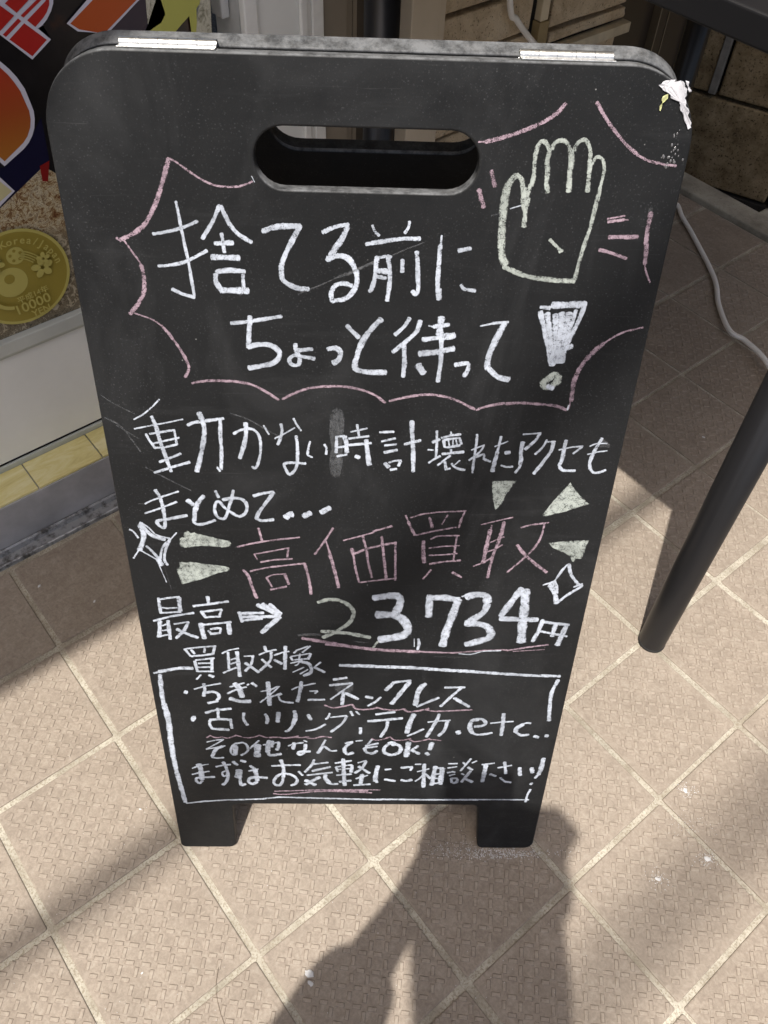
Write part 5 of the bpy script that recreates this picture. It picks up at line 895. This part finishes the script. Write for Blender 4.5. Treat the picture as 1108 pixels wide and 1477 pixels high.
for ln in CHALK.strip().split('\n'):
    f = ln.split('|'); nm = f[0]; bm = bmesh.new(); la = bm.verts.layers.float.new('edge')
    mats = []; 
    for q in f[1:]:
        h, p = q.split(';'); p = list(map(int, p.split())); kind = h[0]
        if kind not in mats: mats.append(kind)
        cnt += 1; zz = .00012 + (cnt % 90) * 4.5e-6
        n0 = len(bm.faces)
        if h[1] == 'F':
            fill(bm, la, p, zz, rng)
            # hatching strokes over the filled mark
            ctr = (sum(p[0::2]) / (len(p) // 2), sum(p[1::2]) / (len(p) // 2))
            for k in range(0, (len(p) - 2) if kind != 'S' else 0, 4):
                stroke(bm, la, 22, [int(p[k] * .9 + ctr[0] * .1), int(p[k + 1] * .9 + ctr[1] * .1), int(p[k + 2] * .9 + ctr[0] * .1), int(p[k + 3] * .9 + ctr[1] * .1)], zz + 5e-5 + k * 1e-6, rng, kind)
        else:
            stroke(bm, la, float(h[1:]), p, zz, rng, kind)
        bm.faces.ensure_lookup_table()
        for k in range(n0, len(bm.faces)): bm.faces[k].material_index = mats.index(kind)
    for fc in bm.faces:
        if fc.normal.z < 0: fc.normal_flip()
    me = bpy.data.meshes.new(nm); bm.to_mesh(me); bm.free()
    for k in mats: me.materials.append(M_chalk[k])
    o = link(nm, me, None, fp_); o.matrix_parent_inverse = Matrix.Identity(4)

# dried paint on the top right corner, glue drops
def blob(name, pts, m, thick, par):
    bm = bmesh.new(); B_ = [bm.verts.new((a * 1e-4, b * 1e-4, .0001)) for a, b in pts]
    f = bm.faces.new(B_); r = bmesh.ops.inset_individual(bm, faces=[f], thickness=.0008, depth=0)
    for v in f.verts: v.co.z = thick * random.uniform(.5, 1.2)
    bmesh.ops.triangulate(bm, faces=[f]); o = bm2o(name, bm, m, par, True); o.matrix_parent_inverse = Matrix.Identity(4); return o
def scuff(name, pts, m, seed):
    r_ = random.Random(seed); bm = bmesh.new(); la = bm.verts.layers.float.new('edge')
    # jagged outline
    P_ = []
    n = len(pts)
    for i in range(n):
        a = Vector((*pts[i], 0)); b = Vector((*pts[(i + 1) % n], 0)); k = max(1, int((b - a).length / 14))
        for j in range(k):
            q = a.lerp(b, j / k); nn = Vector((-(b - a).y, (b - a).x, 0)).normalized(); q += nn * r_.uniform(-7, 7); P_ += [q.x, q.y]
    fill(bm, la, P_, .0006, r_)
    for v in bm.verts: v.co.z += r_.uniform(0, .0007)
    o = bm2o(name, bm, m, fp_); o.matrix_parent_inverse = Matrix.Identity(4)
    for fc in o.data.polygons: pass
    return o
scuff('paint_smear', BLOBW, M_scuff, 1); scuff('paint_smear', BLOBS, M_scuff, 2); scuff('paint_fleck', BLOBY, M_yellow, 3)
scuff('paint_smear', [(3560, 7640), (3600, 7668), (3650, 7672), (3640, 7640), (3610, 7600), (3590, 7610)], M_scuff, 4)
bm = bmesh.new()
for a, b in DROPS:
    for k in range(4):
        s = random.uniform(.0003, .0008)
        bmesh.ops.create_icosphere(bm, subdivisions=2, radius=s, matrix=Matrix.Translation((a * 1e-4 + random.uniform(-.003, .003), b * 1e-4 + random.uniform(-.003, .003), .0001)) @ Matrix.Diagonal((1, 1.5, .5, 1)))
o = bm2o('glue_drops', bm, M_gloss, fp_, True); o.matrix_parent_inverse = Matrix.Identity(4); tag(o, kind='stuff')

# ================================================================== CHALK CRUMBS on the tiles
crl = ['largest white chalk chip, in front of the sign on the tile joint side', 'second white chip just below the largest one', 'tiny white crumb on the left-hand tile', 'white crumb left of the left sign foot',
       'white chalk scuff near the upper tile crossing on the right', 'white crumb on the tile joint right of the photographer shadow', 'faint white crumb right of the shadow edge', 'tiny white crumb in the table shade',
       'tiny white crumb on the dark tiles by the threshold', 'small white sliver on the dark threshold tile', 'small white chip under the right sign foot']
for k, (x, y, s) in enumerate([(.496, .031, .0036), (.504, .027, .0024), (.392, -.099, .0009), (.245, -.020, .0011), (.612, .481, .0022), (.676, .439, .0026), (.656, .379, .0020), (.266, .959, .0018), (-.035, .067, .0016), (-.101, .021, .0018), (.5240, .2950, .0028)]):
    bm = bmesh.new(); bmesh.ops.create_icosphere(bm, subdivisions=2, radius=s)
    for v in bm.verts: v.co *= random.uniform(.7, 1.15); v.co.z *= .35; v.co.x *= 1.5
    o = bm2o('chalk_crumb', bm, M_crumb, smooth=False); o.location = (x, y, .0009); o.rotation_euler = (0, 0, random.uniform(0, 3)); tag(o, crl[k], 'crumb', 'chalk crumbs on the tiles')
bm = bmesh.new(); rg = random.Random(5)
def dust(cx, cy, du, dv, n, smax=.0007):
    for _ in range(n):
        a = EX * rg.gauss(0, du) - BK * (rg.gauss(0, dv)); s = rg.uniform(.0002, smax)
        M = Matrix.Translation((cx + a.x, cy + a.y, .0006)) @ Matrix.Rotation(rg.uniform(0, 3), 4, 'Z')
        vs = [bm.verts.new(M @ Vector(q)) for q in ((-s, -s * .7, 0), (s, -s * .6, 0), (s * .8, s, 0), (-s * .6, s * .8, 0), (0, 0, s * .7))]
        for q in ((0, 1, 4), (1, 2, 4), (2, 3, 4), (3, 0, 4)): bm.faces.new([vs[i] for i in q])
rf = L0 + EX * .350
dust(rf.x - BK.x * .006, rf.y - BK.y * .006, .030, .0035, 520); dust(rf.x - EX.x * .055, rf.y - EX.y * .055, .018, .006, 160, .0005)
dust(.612, .481, .006, .005, 120, .0006); dust(.676, .439, .006, .005, 90, .0006); dust(.656, .379, .006, .006, 70, .0006); dust(.640, .455, .02, .012, 120, .0004)
dust(.49, .06, .2, .2, 260, .0005); dust(.35, -.08, .12, .12, 120, .0004)
o = bm2o('chalk_dust', bm, M_crumb); tag(o, 'fine white chalk dust scattered on the tiles round the sign feet', 'dust', kind='stuff')
hair = tubeo('stray_hair', catmull([(.4350, -.0370, .0012), (.4480, -.0480, .0012), (.4640, -.0550, .0012), (.4850, -.0600, .0012)], 6), .00018, simple('brown hair', (.10, .06, .03), .5), seg=5)
tag(hair, 'single thin brown hair curling on the lower left tile', 'hair')

# ================================================================== PHOTOGRAPHER (stands behind the camera; only the shadow falls in view)
F_ = Vector((-.753, .659, 0)).normalized(); R__ = Vector((.659, .753, 0)).normalized(); O_ = Vector((CAM.x, CAM.y, 0))
def pp(f, r, u): return F_ * f + R__ * r + Vector((0, 0, u))
def cf(x, y, z):
    # a point given relative to the phone (right, up, towards the holder), as forward / right / height
    q = CAM + RT * x + UP * y - FW * z - O_
    return (q.dot(F_), q.dot(R__), q.z)
M_skin = simple('skin', (.50, .33, .25), .5); M_shirt = simple('navy cotton shirt', (.05, .06, .10), .85); M_trs = simple('grey trousers', (.10, .10, .11), .85)
M_hair = simple('black hair', (.015, .012, .010), .5); M_shoe = simple('white trainers', (.6, .6, .6), .6); M_phone = simple('black phone', (.02, .02, .022), .2)
per = empty('person', O_ + pp(-.50, -.03, 0), 'person in navy shirt and grey trousers leaning forward over a raised phone', 'person')
def skin_obj(name, V, E, m, root=0, sub=2):
    me = bpy.data.meshes.new(name); me.from_pydata([O_ + pp(*v[:3]) - per.location for v in V], E, []); o = link(name, me, m, per)
    o.modifiers.new('skin', 'SKIN'); sv = me.skin_vertices[0].data
    for k, v in enumerate(V): sv[k].radius = (v[3], v[4] if len(v) > 4 else v[3]); sv[k].use_root = (k == root)
    s = o.modifiers.new('sub', 'SUBSURF'); s.levels = sub; s.render_levels = sub
    return o
V = []; E = []
def vtx(*a): V.append(a); return len(V) - 1
def chain(p, L_):
    for a in L_:
        q = vtx(*a); E.append((p, q)); p = q
    return p
HD = PERSON
pelvis = vtx(-.50, -.03, .86, .13, .10)
sp1 = chain(pelvis, [(-.53, -.035, 1.00, .115, .09), (-.52, -.045, 1.10, .125, .095)])
sh = chain(sp1, [(-.495, -.07, 1.190, .085, .075)])
hx, hy, hz = HD['head']
nk = chain(sh, [(-.445, -.075, 1.265, .052), ((-.445 * .35 + hx * .65), hy, hz - .095, .050), (hx - .005, hy, hz - .04, .080, .072), (hx + .01, hy, hz + .03, .088, .080), (hx + .03, hy, hz + .10, .058)])
for sgn in (-1, 1):
    hip = chain(pelvis, [(-.50, -.03 + sgn * .09, .80, .088), (-.475, -.03 + sgn * .10, .47, .058), (-.52, -.03 + sgn * .105, .10, .040), (-.52, -.03 + sgn * .105, .045, .038), (-.42, -.03 + sgn * .12, .03, .032)])
    el = HD['elbowL'] if sgn < 0 else HD['elbowR']; wr = cf(-.118, -.140, .040) if sgn < 0 else cf(.022, -.168, .055); shd = HD['shL'] if sgn < 0 else HD['shR']
    e_ = chain(sh, [(*shd, .055), (*[(a + b) / 2 for a, b in zip(shd, el)], .045), (*el, .040), (*[(a + b) / 2 for a, b in zip(wr, el)], .037), (*wr, .026)])
    # palm and fingers wrapping the phone edge
    e0 = -.0560 if sgn < 0 else .0160; o_ = -1 if sgn < 0 else 1; yb = -.048 if sgn < 0 else -.056
    pm = chain(e_, [(*cf(e0 + o_ * .026, -.095, .016), .020, .013)])
    for k in range(4):
        y_ = yb - k * .0178; ln_ = (1, 1.08, 1, .84)[k]
        chain(pm, [(*cf(e0 + o_ * .021, y_, .008), .0092), (*cf(e0 + o_ * .0125, y_ + .001, -.006), .0084), (*cf(e0 - o_ * .006 * ln_, y_ + .001, -.0135), .0078), (*cf(e0 - o_ * .021 * ln_, y_ + .001, -.0128), .0068)])
    chain(pm, [(*cf(e0 + o_ * .016, -.078, .026), .0115), (*cf(e0 + o_ * .004, -.055, .022), .0098), (*cf(e0 - o_ * .008, -.040, .0165), .0085)])
body = skin_obj('body', V, E, M_skin, pelvis)
# clothes
V = []; E = []
a = vtx(-.505, -.03, .88, .155, .125); b = chain(a, [(-.53, -.035, 1.00, .145, .115), (-.52, -.045, 1.10, .150, .115), (-.495, -.07, 1.190, .100, .088)])
chain(b, [(-.450, -.072, 1.245, .064)])
for sgn in (-1, 1):
    el = HD['elbowL'] if sgn < 0 else HD['elbowR']; shd = HD['shL'] if sgn < 0 else HD['shR']; wr = cf(-.118, -.140, .040) if sgn < 0 else cf(.022, -.168, .055)
    chain(b, [(*shd, .073), (*[(p + q) / 2 for p, q in zip(shd, el)], .064), (*el, .058), (*[p * .5 + q * .5 for p, q in zip(el, wr)], .052), (*[p * .12 + q * .88 for p, q in zip(el, wr)], .048)])
skin_obj('shirt', V, E, M_shirt, a)
V = []; E = []
a = vtx(-.50, -.03, .90, .145, .118)
for sgn in (-1, 1):
    chain(a, [(-.50, -.03 + sgn * .09, .80, .105), (-.475, -.03 + sgn * .10, .47, .078), (-.52, -.03 + sgn * .105, .11, .066)])
skin_obj('trousers', V, E, M_trs, a)
for sgn in (-1, 1):
    V = []; E = []; a = vtx(-.535, -.03 + sgn * .105, .048, .048); chain(a, [(-.47, -.03 + sgn * .112, .045, .046), (-.40, -.03 + sgn * .122, .035, .036)]); skin_obj('shoe', V, E, M_shoe, a)
V = []; E = []
a = vtx(hx - .03, hy, hz + .045, .080, .085); chain(a, [(hx - .050, hy, hz - .03, .055, .062), (hx - .060, hy, hz - .085, .036, .042)]); chain(a, [(hx + .03, hy, hz + .080, .050, .060)])
skin_obj('hair', V, E, M_hair, a)
# facial features on the face that looks down at the phone
fd = (Vector((0, 0, -.55)) + F_ * .83).normalized(); fu = R__.cross(fd).normalized()
hc = O_ + pp(hx, hy, hz) - per.location
for nm_, f0, r0, u0, s_, m_ in (('nose', .088, 0, -.01, (.012, .016, .020), M_skin), ('eye', .074, -.030, .018, (.014, .009, .008), M_crumb), ('eye', .074, .030, .018, (.014, .009, .008), M_crumb), ('mouth', .074, 0, -.045, (.022, .008, .006), simple('lips', (.45, .18, .16), .5)), ('ear', .0, -.080, -.005, (.010, .018, .028), M_skin), ('ear', .0, .080, -.005, (.010, .018, .028), M_skin)):
    bm = bmesh.new(); bmesh.ops.create_uvsphere(bm, u_segments=12, v_segments=8, radius=1, matrix=Matrix.Diagonal((*s_, 1)))
    o = bm2o(nm_, bm, m_, per, True)
    Mx = Matrix(((R__.x, fd.x, fu.x, 0), (R__.y, fd.y, fu.y, 0), (R__.z, fd.z, fu.z, 0), (0, 0, 0, 1)))
    p_ = hc + fd * f0 + R__ * r0 + fu * u0; o.matrix_local = Matrix.Translation(p_) @ Mx
# the phone, just behind the lens position
ph = empty('phone', CAM - FW * .010, 'black phone held upright in both hands by the person', 'phone')
Mc = Matrix(((RT.x, UP.x, -FW.x, 0), (RT.y, UP.y, -FW.y, 0), (RT.z, UP.z, -FW.z, 0), (0, 0, 0, 1))); ph.matrix_world = Matrix.Translation(CAM - FW * .010) @ Mc
boxo('phone_body', (-.056, .016, -.128, .018, -.004, .004), M_phone, ph, .0035, 4)
boxo('screen', (-.053, .013, -.124, .014, .0041, .0046), simple('dark screen glass', (.01, .01, .012), .05), ph)
bm = bmesh.new(); bmesh.ops.create_cone(bm, cap_ends=True, segments=24, radius1=.006, radius2=.006, depth=.0016, matrix=Matrix.Translation((0, 0, -.0052))); bm2o('lens_ring', bm, M_phone, ph)
